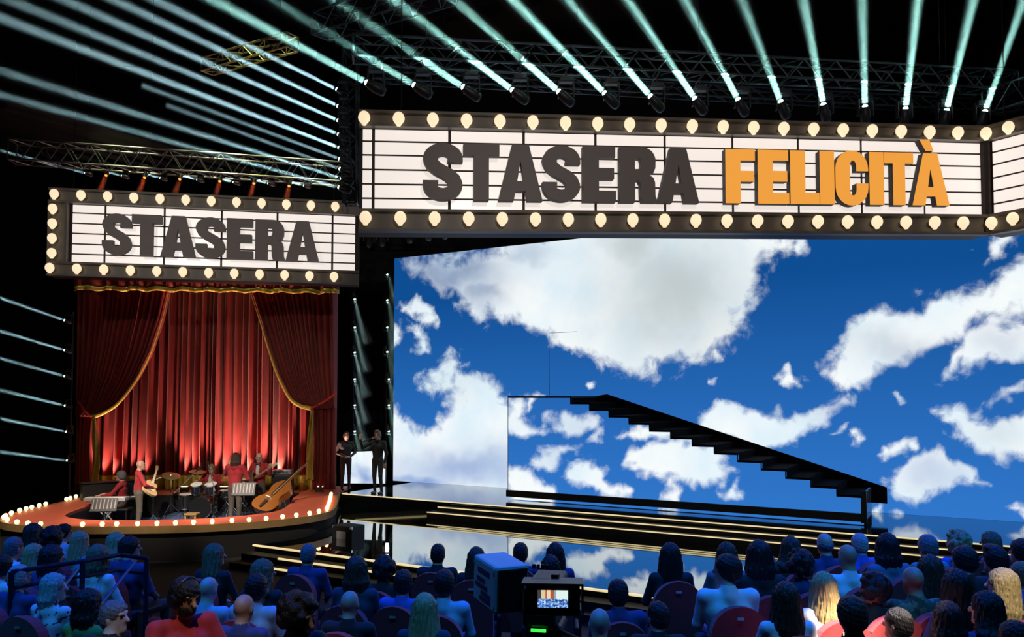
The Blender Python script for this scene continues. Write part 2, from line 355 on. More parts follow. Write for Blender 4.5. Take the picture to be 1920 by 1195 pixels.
sbox(MB(), US, UE, WS - .16, WS - .01, ZD, ZT).build('cabinet_frame', BLACK, ls, world=True)
# the thin door seam in the picture, above the stair landing
pn = SP(0, WS + .006, 0)
for (x0, y0, x1, y1, nm) in ((1029.5, 625, 1030.3, 741, 'door_seam'), (1030, 624.5, 1081, 622, 'door_seam')):
    a, b = PP(x0, y0, pn, SN), PP(x1, y1, pn, SN); MB().cyl(a, b, .006, n=4).build(nm, DARK, ls, world=True)

# ---------------------------------------------------------------- staircase clad with a video face
CS = [([(953, 745), (980, 748), (985, 765), (975, 780), (1000, 795), (1030, 800), (1025, 815), (985, 822), (953, 822)], 9, 1.6),
      ([(990, 745), (1000, 750), (1004, 768), (995, 772)], 6, .8), ([(1020, 800), (1030, 775), (1050, 765), (1080, 775), (1110, 770), (1130, 790), (1110, 800), (1075, 808), (1050, 815)], 9, 1.3),
      ([(1090, 820), (1110, 800), (1128, 800), (1122, 825)], 9, .8), ([(1015, 845), (1040, 830), (1075, 832), (1080, 845), (1050, 860), (1030, 885), (1005, 890), (1000, 875)], 10, 1.3),
      ([(1050, 895), (1060, 870), (1090, 855), (1120, 865), (1140, 870), (1130, 895), (1150, 910), (1180, 925), (1180, 945), (1120, 940), (1090, 920), (1060, 905)], 10, 1.9),
      ([(945, 885), (975, 882), (1000, 905), (1030, 920), (1045, 960), (945, 960)], 10, 2), ([(1155, 820), (1185, 800), (1220, 790), (1260, 800), (1330, 820), (1300, 835), (1200, 830)], 10, 1.7),
      ([(1175, 870), (1200, 845), (1230, 835), (1300, 840), (1345, 850), (1365, 900), (1320, 915), (1270, 910), (1230, 900), (1190, 890)], 10, 2.0),
      ([(1240, 930), (1260, 905), (1275, 925), (1262, 960), (1245, 960)], 10, .8), ([(1355, 925), (1380, 918), (1395, 935), (1375, 942)], 9, .8)]
sO = PZ(953, 937, ZD); WST = (sO - O0).dot(SN); U0 = (sO - O0).dot(SU); U1 = (PP(1620, 984, SP(0, WST, 0), SN) - O0).dot(SU)
UT = (PP(1070, 742, SP(0, WST, 0), SN) - O0).dot(SU); ZTOP = PP(953, 743, SP(0, WST, 0), SN).z
NS = 13; du = (U1 - UT) / NS; rise = (ZTOP - (ZD + .62)) / NS; DEP = 1.7
MATTE = M('matte_black', (.004, .004, .005), .95, spec=.1)
sr = thing('staircase', 'black staircase with a video-clad side and stepped edge before the cloud screen', 'staircase', SP(U0, WST, ZD), SA)
prof = [(U0, ZD + .30), (U0, ZTOP - .03)]
for k in range(NS): prof += [(UT + du * k, ZTOP - .03 - rise * k), (UT + du * k, ZTOP - .03 - rise * (k + 1))]
# stepped video face: dense strip columns so the picture has detail
mb = MB(); nU = 150
for i in range(nU):
    ua, ub = U0 + (U1 - U0) * i / nU, U0 + (U1 - U0) * (i + 1) / nU; um = (ua + ub) / 2
    k = 0 if um < UT else min(NS, int((um - UT) / du) + 1); zt = ZTOP - .03 - rise * k; zb = ZD + .015
    nz_ = max(2, int((zt - zb) / .05))
    vs = []
    for j in range(nz_ + 1):
        z = zb + (zt - zb) * j / nz_; vs += [SP(ua, WST, z), SP(ub, WST, z)]
    mb.add(vs, [(2 * j, 2 * j + 1, 2 * j + 3, 2 * j + 2) for j in range(nz_)])
me = mb.mesh('video_face', fix=False); sky_attrs(me, CS, [], [(1070, 790, 70, 30, .3), (1030, 860, 40, 30, .3)])
vf = link('video_face', me, SKY, None); vf.parent = sr; vf.matrix_parent_inverse = MW[sr.name].inverted()
sbox(MB(), U0 - .04, U1 + .02, WST - .05, WST + .05, ZD + .08, ZD + .25).build('plinth', BLACK, sr, world=True)
sbox(MB(), U0 - .01, UT + .02, WST - DEP, WST + .01, ZTOP - .05, ZTOP).build('landing', BLACK, sr, world=True)
sbox(MB(), U0 - .012, U0, WST - .05, WST + .01, ZD + .2, ZTOP).build('corner_trim', DARK, sr, world=True)
for k in range(NS):
    z1 = ZTOP - rise * (k + 1)
    t = sbox(MB(), UT + du * k - .01, UT + du * (k + 1) + .02, WST - DEP, WST + .012, z1 - .05, z1).build('tread', MATTE, sr, world=True)
    sbox(MB(), UT + du * k - .012, UT + du * k + .01, WST - DEP, WST + .012, z1, z1 + rise).build('riser', MATTE, sr, world=True)
m = MB(); m.prism([(UT - .1, ZTOP), (UT + .25, ZTOP + .05), (U1 + .30, ZTOP - rise * NS + .02), (U1 + .30, ZD + .28), (U1, ZD + .28), (UT - .1, ZTOP - .25)], -DEP - .06, -DEP, o=SP(0, WST, 0), ux=SU, uy=Vector((0, 0, 1)), un=SN)
m.build('far_stringer', MATTE, sr, world=True)
sbox(MB(), U0 + .02, U1 - .02, WST - DEP, WST - DEP + .05, ZD, ZD + .62).build('rear_plinth', BLACK, sr, world=True)
EG = M('smoked_glass', (.10, .16, .20), .1, var=.1)
sbox(MB(), U1 + .01, U1 + .05, WST - .95, WST + .02, ZD + .12, ZD + .70).build('end_panel', EG, sr, world=True)
sbox(MB(), U1 - .05, U1 + .06, WST - .04, WST + .04, ZD + .05, ZD + .72).build('end_post', BLACK, sr, world=True)
rod('foot', SP(U1, WST + .02, ZD) - MW[sr.name].translation, SP(U1, WST + .02, ZD + .1) - MW[sr.name].translation, .02, BLACK, sr).rotation_quaternion
# ================================================================ marquee signs
def arc(cx, cy_, rx, ry, a0, a1, n=10):
    return [(cx + rx * math.cos(R(a0 + (a1 - a0) * i / n)), cy_ + ry * math.sin(R(a0 + (a1 - a0) * i / n))) for i in range(n + 1)]
def sweep(pts, hw):
    L, Rr = [], []
    for i, p in enumerate(pts):
        a = pts[max(0, i - 1)]; b = pts[min(len(pts) - 1, i + 1)]; dx, dy = b[0] - a[0], b[1] - a[1]; l = math.hypot(dx, dy)
        if i in (0, len(pts) - 1): dx, dy, l = 0, (1 if dy > 0 else -1), 1
        nx, ny = -dy / l, dx / l; h = hw * (1 - .16 * abs(ny)); L.append((p[0] + nx * h, p[1] + ny * h)); Rr.append((p[0] - nx * h, p[1] - ny * h))
    return L + Rr[::-1]
Sc = [(.525, .665), (.525, .72)] + arc(.325, .745, .2, .15, 0, 180, 14) + [(.13, .70), (.16, .62), (.25, .545), (.33, .50), (.42, .45), (.50, .37), (.525, .29)] + arc(.325, .255, .2, .15, 0, -180, 14) + [(.125, .29), (.125, .345)]
GL = {'S': (.65, sweep(Sc, .125), []),
      'T': (.62, [(0, 1), (.62, 1), (.62, .79), (.44, .79), (.44, 0), (.18, 0), (.18, .79), (0, .79)], []),
      'A': (.74, [(0, 0), (.23, 1), (.51, 1), (.74, 0), (.485, 0), (.455, .17), (.285, .17), (.255, 0)], [[(.315, .35), (.425, .35), (.37, .70)]]),
      'E': (.54, [(0, 0), (0, 1), (.53, 1), (.53, .80), (.26, .80), (.26, .61), (.51, .61), (.51, .41), (.26, .41), (.26, .20), (.54, .20), (.54, 0)], []),
      'F': (.51, [(0, 0), (0, 1), (.51, 1), (.51, .79), (.26, .79), (.26, .60), (.49, .60), (.49, .40), (.26, .40), (.26, 0)], []),
      'L': (.50, [(0, 0), (0, 1), (.26, 1), (.26, .21), (.50, .21), (.50, 0)], []),
      'I': (.26, [(0, 0), (0, 1), (.26, 1), (.26, 0)], []),
      'R': (.64, [(0, 0), (0, 1), (.38, 1)] + arc(.38, .75, .23, .25, 80, 0, 8) + [(.605, .62), (.57, .53), (.50, .49), (.57, .45), (.60, .36), (.605, .12), (.64, 0), (.38, 0), (.355, .10), (.35, .33), (.32, .39), (.26, .40), (.26, 0)], [[(.26, .60), (.33, .60)] + arc(.33, .70, .035, .10, -80, 80, 6) + [(.26, .80)]]),
      'C': (.56, arc(.28, .68, .28, .34, 0, 180, 12) + arc(.28, .32, .28, .34, 180, 360, 12) + [(.56, .40), (.355, .40), (.355, .30)] + arc(.30, .28, .055, .11, 0, -180, 8) + [(.245, .72)] + arc(.30, .72, .055, .11, 180, 0, 8) + [(.355, .63), (.56, .63)], []),
      "'": (.3, [(0, 1.26), (.20, 1.26), (.28, 1.04), (.12, 1.04)], [])}
BPROF = [(.001, .115), (.045, .105), (.080, .075), (.1, .03), (.104, -.01), (.095, -.05), (.07, -.085), (.045, -.11), (.035, -.135), (.001, -.137)]
bulb_me = MB().lathe(BPROF, 12).mesh('bulb', smooth=True); bulb_me.materials.append(BULB)
sock_me = MB().cyl((0, 0, 0), (0, .10, 0), .05, .07, n=10).mesh('bulb_socket'); sock_me.materials.append(SIGNFRAME)
def marquee(name, label, A, B, H, cols, rows, bx, tops, bots, words, left=0, lastcol=None, depth=.5):
    """A, B: lower front corners; cols: panel column edges (share of the length); rows: row edges (share of the height)"""
    A = Vector(A); B = Vector(B); L = (B - A).length; ux = (B - A) / L; up = Vector((0, 0, 1)); un = ux.cross(up).normalized()
    rz = math.atan2(ux.y, ux.x); t = thing(name, label, 'sign', A + Vector((0, 0, 0)), rz)
    Q = lambda u, v, d=0: A + ux * u + up * v + un * d
    def qb(u0, u1, v0, v1, d0, d1):
        m_ = MB(); P = [Q(u, v, d) for d in (d0, d1) for (u, v) in ((u0, v0), (u1, v0), (u1, v1), (u0, v1))]
        return m_.add(P, [(3, 2, 1, 0), (4, 5, 6, 7), (0, 1, 5, 4), (1, 2, 6, 5), (2, 3, 7, 6), (3, 0, 4, 7)])
    v0, v1 = rows[0] * H, rows[-1] * H
    qb(0, L, 0, H, -depth, -.12).build('back_box', SIGNGAP, t, world=True)
    def rail(y0, y1, nm):
        # a shallow trough: two lips with a recessed dark bed
        b = qb(0, L, y0, y1, -.12, -.06).build(nm, SIGNFRAME, t, world=True)
        for e0, e1 in ((y0, y0 + .05), (y1 - .05, y1)): qb(0, L, e0, e1, -.06, .04).build('lip', SIGNFRAME, b, world=False) if False else None
        return b
    rail(v1, H, 'upper_rail'); rail(0, v0, 'lower_rail')
    for e in (0, v0 - .05, v1 + .0, H - .05): qb(0, L, e, e + .05, -.06, .05).build('rail_lip', SIGNFRAME, t, world=True)
    if left:
        qb(0, left, v0, v1, -.12, -.06).build('side_rail', SIGNFRAME, t, world=True)
        for e in (0, left - .05): qb(e, e + .05, v0, v1, -.06, .05).build('rail_lip', SIGNFRAME, t, world=True)
    for c0, c1 in zip(cols[:-1], cols[1:]):
        for r0, r1 in zip(rows[:-1], rows[1:]):
            qb(c0 * L + .026, c1 * L - .026, r0 * H + .019, r1 * H - .019, -.12, -.10).build('panel', PANEL, t, world=True)
    for f in (.06, .94):
        pt = MW[t.name].inverted() @ Q(f * L, H, -.3); rod('hanger', pt, Vector((pt.x, pt.y, MW[t.name].inverted().translation.z + 15.95)), .010, CHAIN, t, 6)
    for (u, v) in tops + bots:
        o = bpy.data.objects.new('bulb', bulb_me); col.objects.link(o); o.parent = t; p = MW[t.name].inverted() @ Q(u * L, v * H, .09); o.location = p
        s_ = bpy.data.objects.new('bulb_socket', sock_me); col.objects.link(s_); s_.parent = o; s_.location = (0, .06, -.02)
    for txt, edges, y0, y1, mt in words:
        for ch, (e0, e1) in zip(txt, edges):
            gw, poly, holes = GL[ch if ch != '\u00c0' else 'A']; e0, e1 = e0 * L, e1 * L; k = (e1 - e0) / gw; yy0 = y0(e0) * H; yh = (y1(e0) - y0(e0)) * H
            f = lambda P: [(e0 + x * k, yy0 + y * yh) for x, y in P]
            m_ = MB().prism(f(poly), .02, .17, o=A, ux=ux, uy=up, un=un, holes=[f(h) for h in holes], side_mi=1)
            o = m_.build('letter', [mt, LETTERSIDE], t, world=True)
            if ch == '\u00c0':
                p2 = [(e0 + (.16 + x) * k, yy0 + y * yh) for x, y in GL["'"][1]]
                MB().prism(p2, .02, .17, o=A, ux=ux, uy=up, un=un, side_mi=1).build('letter_accent', [mt, LETTERSIDE], o, world=False) if False else MB().prism(p2, .02, .17, o=A, ux=ux, uy=up, un=un, side_mi=1).build('letter_accent', [mt, LETTERSIDE], t, world=True)
    return t, ux, un, L
BA, BB, BH = PY(672, 434, 13.8), PY(1853, 441, 15.45), 2.14
def uof(A, B, px, py):
    ux = (B - A).normalized(); n = ux.cross(Vector((0, 0, 1))).normalized(); p = PP(px, py, A, n); return (p - A).dot(ux) / (B - A).length, (p.z - (A.z + ux.z * (p - A).dot(ux)))
U = lambda px: uof(BA, BB, px, 330)[0]
V = lambda px, py: uof(BA, BB, px, py)[1] / BH
colsB = [U(x) for x in (674, 697, 841, 981, 1117, 1248, 1376, 1500, 1619, 1737, 1852)]
rowsB = [V(690, y) for y in (392, 369, 342, 314.5, 287, 261, 237)]
def bulbrow(xs, v): return [(x, v) for x in xs]
n = 21
tB = bulbrow([U(680) + (U(1842) - U(680)) * i / 20 for i in range(21)], .925); bB = bulbrow([U(684) + (U(1848) - U(684)) * i / 20 for i in range(21)], .105)
edS = [(790, 864), (865, 932), (930, 1012), (1012, 1082), (1087, 1148), (1155, 1225), (1226, 1302)]
edF = [(1351, 1406), (1411, 1469), (1471, 1525), (1526, 1553), (1555, 1616), (1618, 1645), (1646, 1700), (1697, 1766)]
mk = lambda L: [(U(a), U(b)) for a, b in L]
yl0, yl1 = V(795, 379), V(795, 269); yr0, yr1 = V(1750, 393), V(1750, 296)
fy0 = lambda u: yl0 + (yr0 - yl0) * 0; fy1 = lambda u: (yl1 + (yr1 - yl1) * .5)
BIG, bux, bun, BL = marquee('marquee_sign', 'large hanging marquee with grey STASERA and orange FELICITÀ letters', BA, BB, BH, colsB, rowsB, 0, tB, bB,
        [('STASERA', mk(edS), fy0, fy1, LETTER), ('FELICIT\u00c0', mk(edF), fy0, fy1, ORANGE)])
LA, LB, LH = PY(88, 517, 19.0), PY(672, 534, 20.2), 2.12
U = lambda px: uof(LA, LB, px, 440)[0]; V = lambda px, py: uof(LA, LB, px, py)[1] / LH
colsL = [U(x) for x in (131, 194.5, 306.5, 414.5, 519.5, 623.5, 668)]
rowsL = [V(140, y) for y in (491.5, 475, 456, 436, 417, 397.5, 381)]
tL = bulbrow([U(103) + (U(629) - U(103)) * i / 11 for i in range(12)], .925); bL = bulbrow([U(98) + (U(628) - U(98)) * i / 11 for i in range(12)], .085)
sL = [(U(101), .925 - .84 * i / 5) for i in range(1, 5)]
edL = [(196, 250), (251, 306), (305, 370), (370, 425), (428, 477), (481, 537), (538, 600)]
ly0, ly1 = V(220, 480), V(220, 403)
marquee('marquee_sign', 'smaller hanging marquee with only STASERA above the red curtain', LA, LB, LH, colsL, rowsL, 0, tL + sL, bL,
        [('STASERA', mk(edL), lambda u: ly0, lambda u: ly1, LETTER)], left=U(127) * (LB - LA).length)
RA = BB + Vector((0, 0, 0)); RB = RA + Vector((1.9, -3.0, 0))
rr = rowsB
marquee('marquee_sign', 'angled marquee return panel at the right end of the large sign', RA, RB, BH, [.012, .28, .55, .82, 1], rr, 0,
        [(.13 + .19 * i, .925) for i in range(5)], [(.14 + .19 * i, .105) for i in range(5)], [])

# ================================================================ trusses
def truss(label, A, B, s, bays, mat, group=None, up=Vector((0, 0, 1)), chains=(.2, .8), r=.025):
    A = Vector(A); B = Vector(B); d = (B - A).normalized(); sd = d.cross(up)
    if sd.length < .1: sd = Vector((1, 0, 0))
    sd.normalize(); u2 = sd.cross(d).normalized()
    t = thing('lighting_truss', label, 'truss', A, 0, group)
    c = lambda k, f: (B - A) * f + (u2 * (s if k & 1 else 0)) + sd * (s / 2 if k & 2 else -s / 2)
    for k in range(4): rod('chord', c(k, 0), c(k, 1), r, mat, t)
    for i in range(bays):
        f0, f1 = i / bays, (i + 1) / bays; z = i & 1
        for (p, q) in ((0, 1), (2, 3), (0, 2), (1, 3)): rod('brace', c(p if z else q, f0), c(q if z else p, f1), r * .6, mat, t, 5)
    for (p, q) in ((0, 1), (1, 3), (3, 2), (2, 0)): rod('end_bar', c(p, 0), c(q, 0), r * .8, mat, t, 5); rod('end_bar', c(p, 1), c(q, 1), r * .8, mat, t, 5)
    for f in chains: rod('hoist_chain', c(1, f), Vector((c(1, f).x, c(1, f).y, 15.95 - A.z)), .008, CHAIN, t, 5)
    return t
TD = M('dim_truss_alloy', (.10, .11, .12), .45, .8)  # alloy darkened so these trusses look dimly lit
truss('long silver truss above the smaller marquee with orange lamps', PY(22, 303, 20.3), PY(648, 345, 21.6), .52, 26, STEEL, chains=(.39, .9))
_a, _b = PY(688, 155, 14.9) + Vector((0, 0, .44)), PY(1847, 209, 16.8) + Vector((0, 0, .44))
truss('long dark truss carrying the row of beam lamps over the large marquee', _a - (_b - _a) * .02, _b + (_b - _a) * .05, .40, 40, TD, chains=(.1, .5, .9))
truss('lower dark truss set back behind the beam lamps', PY(700, 150, 16.6), PY(1900, 214, 18.6), .26, 36, TD, chains=(.1, .9))
truss('upright dark truss carrying the column of beam lamps', PY(655, 380, 17.6), PY(655, 90, 17.6), .30, 12, TD, up=Vector((0, 1, 0)), chains=(1,))
YT = M('yellow_lit_alloy', (.42, .42, .20), .45, .6)  # yellow light put into the alloy's base colour
truss('short yellow-lit truss piece under the ceiling crossed by beams', PY(388, 137, 21.5), PY(548, 92, 19.6), .36, 8, YT)
truss('dark truss angling up towards the ceiling corner', PY(600, 70, 18.5), PY(838, 0, 15.5), .5, 10, TD)
truss('dark truss over the angled marquee return', PY(1860, 215, 17.5), PY(2050, 160, 14.5), .5, 6, TD)
# ================================================================ lamps and their beams
LENS = M('lamp_lens', (.9, 1, 1), .2, var=.02, emit=(.75, 1, .97), es=6, sample=False)
LENSO = M('orange_lamp_lens', (1, .4, .1), .2, var=.02, emit=(1, .22, .03), es=2.5, sample=False)
LBODY = M('lamp_body', (.02, .02, .022), .45)
lb_base = MB().box((0, 0, 0), (.26, .22, .10), bev=.02).mesh('lamp_base'); lb_yoke = MB()
for sx in (-1, 1): lb_yoke.box((sx * .15, 0, -.20), (.03, .12, .36), bev=.01)
lb_yoke.box((0, 0, -.055), (.32, .14, .03)); lb_yoke = lb_yoke.mesh('yoke')
lb_head = MB().lathe([(.001, -.20), (.075, -.195), (.105, -.14), (.11, 0), (.095, .10), (.075, .16), (.078, .185), (.06, .19), (.058, .17)], 14).mesh('lamp_head', smooth=True)
lb_lens = MB().lathe([(.001, .235), (.025, .23), (.045, .215), (.057, .19), (.058, .165)], 14).mesh('lens', smooth=True)
for me_ in (lb_base, lb_yoke, lb_head): me_.materials.append(LBODY)
lb_lens.materials.append(LENS); lb_lens_o = lb_lens.copy(); lb_lens_o.materials.clear(); lb_lens_o.materials.append(LENSO)
lb_lens_off = lb_lens.copy(); lb_lens_off.materials.clear(); lb_lens_off.materials.append(M('unlit_lens', (.05, .07, .08), .1))
def lamp(label, P, D, group, lens=lb_lens, s=1.0, stand=False, clamp=0):
    """P: centre of the lens; D: direction it points"""
    P = Vector(P); D = Vector(D).normalized(); C = P - D * .185 * s
    t = thing('moving_head_lamp', label, 'lamp', C + Vector((0, 0, .36 * s if not stand else -.36 * s)), 0, group)
    k = 1 if not stand else -1
    for me_, nm in ((lb_base, 'lamp_base'), (lb_yoke, 'yoke')):
        o = bpy.data.objects.new(nm, me_); col.objects.link(o); o.parent = t; o.scale = (s, s, s * k)
        if nm == 'yoke': o.location = (0, 0, .01)
    if clamp:
        z_ = .08 + .185 * D.z; pv = Vector((.11, -.97, 0)) * .24; rod('clamp', (0, 0, .04), (0, 0, z_ + .03), .02, LBODY, t, 6); rod('clamp_bar', -pv + Vector((0, 0, z_)), pv + Vector((0, 0, z_)), .02, LBODY, t, 6)
    h = bpy.data.objects.new('lamp_head', lb_head); col.objects.link(h); h.parent = t; h.location = (0, 0, -.36 * s * k); h.rotation_mode = 'QUATERNION'
    h.rotation_quaternion = D.to_track_quat('Z', 'Y'); h.scale = (s, s, s)
    l = bpy.data.objects.new('lens', lens); col.objects.link(l); l.parent = h
    return t
def haze_mat(name, dens):
    m = bpy.data.materials.new(name); m.use_nodes = True; nt = m.node_tree; nt.nodes.remove(nt.nodes['Principled BSDF'])
    v = nt.nodes.new('ShaderNodeVolumeScatter'); v.inputs['Color'].default_value = (1, 1, 1, 1); v.inputs['Density'].default_value = dens; v.inputs['Anisotropy'].default_value = .0
    nt.links.new(v.outputs[0], nt.nodes['Material Output'].inputs['Volume']); return m
HAZE = haze_mat('stage_haze', .12)
def beam(P, T, r0, r1, color, watts, label, ext=1.0):
    P = Vector(P); T = Vector(T); D = T - P; L = D.length * ext; D.normalize(); E_ = P + D * L; r1 = r0 + (r1 - r0) * ext
    o = MB().cyl(P + D * .07, E_, r0 * 1.25, r1 * 1.25, n=16).build('beam_haze', HAZE); tag(o, label, None, 'haze lit by the beam lamps', 'stuff')
    l = bpy.data.lights.new('beam_light', 'AREA'); l.shape = 'DISK'; l.size = r0 * 2; l.energy = watts; l.color = color; l.spread = 1.8 * math.atan((r1 - r0) / L)
    lo = bpy.data.objects.new('beam_light', l); col.objects.link(lo); lo.location = P + D * .065; lo.rotation_euler = D.to_track_quat('-Z', 'Y').to_euler()
ORD = 'first second third fourth fifth sixth seventh eighth ninth tenth eleventh twelfth thirteenth fourteenth fifteenth sixteenth'.split()
TEAL = (.45, 1, .88)
RW = [(688, 155, 401), (777, 160, 511), (869, 164, 627), (961, 169, 737), (1048, 172, 853), (1134, 175, 961), (1220, 181, 1065), (1303, 185, 1176), (1384, 187, 1284), (1464, 191, 1391), (1544, 196, 1506), (1622, 200, 1616), (1698, 204, 1720), (1775, 207, 1824), (1847, 209, 1917)]
BW = 9
for i, (x, y, fx) in enumerate(RW):
    P = PP(x, y, _a, (_b - _a).cross(Vector((0, 0, 1)))); T = PY(fx, 0, P.y - .9)
    lamp(f'beam lamp, {ORD[i]} from the left above the large marquee', P, T - P, 'beam lamps above the large marquee', clamp=.5)
    beam(P, T, .06, .16, TEAL, 2.6 * BW * (.45, .35, .6, .9, 1, 1, 1, 1, .8, .7, .95, .8, 1.1, 1.1, .9)[i], f'pale teal light shaft rising from the {ORD[i]} lamp above the large marquee', 1.5)

CW = [(632, 168, 292, 0), (634, 199, 215, 0), (634, 226, 122, 0), (635, 252, 18, 0), (636, 277, 0, 33), (637, 298, 266, 160), (638, 317, 312, 197), (640, 335, 0, 133), (636, 352, 0, 178)]
COOL = (.55, .93, 1)
up_t = [o for o in col.objects if o.get('label', '').startswith('upright')][0]
for i, (x, y, fx, fy) in enumerate(CW):
    P = PY(x, y, 17.35); T = PY(fx, fy, 16.6)
    lamp(f'beam lamp, {ORD[i]} from the top of the upright truss column', P, T - P, 'beam lamps on the upright truss', s=.72)
    beam(P, T, .035, (.17, .17, .18, .19, .19, .10, .09, .16, .14)[i], COOL, 7 * (1, 1, 1, .9, 1.2, .35, .28, .7, .6)[i], f'cool light shaft fanning left from the {ORD[i]} lamp of the upright truss', 1.25 if i not in (5, 6) else 1.0)
for i, (x, y) in enumerate([(160, 325), (229, 330), (301, 334), (370, 337), (438, 342), (503, 344), (570, 348)]):
    P = PY(x, y, 20.6 + 1.1 * (x - 22) / 620); T = PY(x - 560, y - 150, P.y - .6)
    lamp(f'small beam lamp, {ORD[i]} from the left under the silver truss', P, T - P, 'small lamps under the silver truss', s=.5)
    beam(P, T, .03, .13, COOL, 9 * (.25, .35, .45, .6, .7, .8, .9)[i], f'faint light shaft to the left from the {ORD[i]} small lamp under the silver truss', 1)
REDL = (1, .10, .02)
for i, (x, y) in enumerate([(199, 327), (271, 331), (337, 334), (412, 338), (476, 342), (542, 347)]):
    P = PY(x, y + 2, 20.55 + 1.1 * (x - 22) / 620); T = P + Vector((0, -.55, -.9))
    lamp(f'orange lit wash lamp, {ORD[i]} from the left above the smaller marquee', P, T - P, 'orange wash lamps', lens=lb_lens_o, s=.62)
    beam(P, T, .05, .11, REDL, 1.3, f'dim red light cone under the {ORD[i]} orange lamp', 1)
def pipe(label, x, y0, y1, Y, z0):
    t = thing('lamp_pole', label, 'pole', PY(x, y0, Y).xy.to_3d() + Vector((0, 0, z0))); h = PY(x, y1, Y).z - z0
    rod('pole', (0, 0, 0), (0, 0, h), .03, DARK, t, 8); MB().cyl((0, 0, 0), (0, 0, .03), .25, n=20).build('base_plate', DARK, t)
    return t
pipe('dark lamp pole beside the left edge of the red curtain', 130, 900, 585, 22.0, 0)
for i, (x, y, fy) in enumerate([(121, 601, 559), (121, 657, 621), (121, 706, 672), (122, 761, 732), (124, 810, 786), (126, 864, 848)]):
    P = PY(x, y, 21.75); T = PY(-40, y + (fy - y) * 1.33, 20.4)
    lamp(f'beam lamp, {ORD[i]} from the top of the pole left of the curtain', P, T - P, 'lamps on the pole left of the curtain', s=.5)
    beam(P, T, .035, .085, COOL, 2.6, f'narrow light shaft to the left from the {ORD[i]} lamp beside the curtain', 1.1)
pipe('dark lamp pole between the curtain and the video screen', 661, 900, 500, 25.4, ZD if False else 0)
pipe('dark lamp pole against the left edge of the video screen', 723, 900, 500, 26.6, 0)
for j, (x0, dx, Y, nm, ys) in enumerate([(665, 13, 25.2, 'between curtain and screen', (561, 614, 661, 711, 760, 809)), (726, 17, 26.4, 'at the edge of the video screen', (515, 563, 614, 660, 711, 760, 809))]):
    for i, y in enumerate(ys):
        P = PY(x0 + (3 if j and i > 3 else 0), y, Y); T = PY(x0 + dx, y + 55, Y - .4)
        lamp(f'downward beam lamp, {ORD[i]} down the pole {nm}', P, T - P, 'lamps on the pole ' + nm, s=.6, stand=True)
        beam(P, T, .045, .15, (.6, 1, .9), 1.6, f'pale shaft slanting down from the {ORD[i]} lamp {nm}', 1.5)
# unlit lamps hung along the top of the video screen
wq = WS + 1.1
truss('dark truss hidden above the top edge of the video screen', SP(US - 1.0, wq, ZT + .86), SP(US + 9, wq, ZT + .86), .3, 20, TD)
for i, (x, y) in enumerate([(690, 462), (716, 452), (768, 462), (803, 458), (834, 446), (868, 454), (902, 450), (936, 446), (972, 444), (1008, 441), (1052, 438)]):
    P = PP(x, y, SP(0, wq, 0), SN); P.z = ZT + .22
    lamp(f'unlit dark lamp, {ORD[i]} from the left over the top edge of the video screen', P, Vector((.1 * (i % 3 - 1), -.5, -.9)), 'unlit lamps over the screen', lens=lb_lens_off, s=1.1)

rod('corner_post', MW[BIG.name].inverted() @ (BB + Vector((.03, .10, 0))), MW[BIG.name].inverted() @ (BB + Vector((.03, .10, BH))), .10, SIGNGAP, BIG, 8)
# ================================================================ band stage
def catmull(P, n=6, closed=True):
    out = []; N = len(P)
    for i in range(N if closed else N - 1):
        p0, p1, p2, p3 = [Vector(P[(i + k) % N] if closed else P[min(max(i + k, 0), N - 1)]) for k in (-1, 0, 1, 2)]
        for j in range(n):
            t = j / n; out.append(.5 * ((2 * p1) + (p2 - p0) * t + (2 * p0 - 5 * p1 + 4 * p2 - p3) * t * t + (3 * p1 - p0 - 3 * p2 + p3) * t ** 3))
    if not closed: out.append(Vector(P[-1]))
    return [tuple(v) for v in out]
front = [(-11.75, 23.2), (-11.45, 20.8), (-11.5, 19.3), (-11.4, 18.2), (-11.05, 17.45), (-10.3, 16.9), (-8.95, 16.66), (-7.3, 16.72), (-6.3, 16.94), (-5.5, 17.3), (-4.8, 17.86), (-4.42, 18.42), (-4.30, 19.3), (-4.72, 21.7), (-4.85, 22.5)]
outer = catmull(front, 20, False)
inner = catmull([(-10.4, 19.6), (-10.15, 18.3), (-9.4, 17.68), (-8.4, 17.56), (-6.85, 17.8), (-5.85, 18.45), (-5.5, 19.4), (-5.85, 21.6)], 5, False) + [(-5.85, 22.5), (-10.9, 22.5)]
full = outer + [(-4.85, 24.2), (-12.4, 24.2), (-12.4, 23.2)]
def carpet_mat():
    m = M('coral_boards', (.50, .105, .055), .55, var=.18, scale=5); nt = m.node_tree; b = nt.nodes['Principled BSDF']
    tc = nt.nodes.new('ShaderNodeTexCoord'); wv = nt.nodes.new('ShaderNodeTexWave'); wv.bands_direction = 'Y'; wv.inputs['Scale'].default_value = 1.6; wv.inputs['Distortion'].default_value = .1
    bp = nt.nodes.new('ShaderNodeBump'); bp.inputs['Strength'].default_value = .15; nt.links.new(tc.outputs['Object'], wv.inputs[0]); nt.links.new(wv.outputs['Fac'], bp.inputs['Height']); nt.links.new(bp.outputs[0], b.inputs['Normal'])
    return m
CARPET = carpet_mat(); FASCIA = M('bronze_fascia', (.34, .22, .09), .4, .3, var=.2, scale=8)
bs = thing('band_stage', 'rounded coral band platform edged with glowing footlight bulbs', 'stage', (-8, 20, 0))
MB().prism(full, ZD - .06, ZD, holes=[inner]).build('deck', CARPET, bs, world=True)
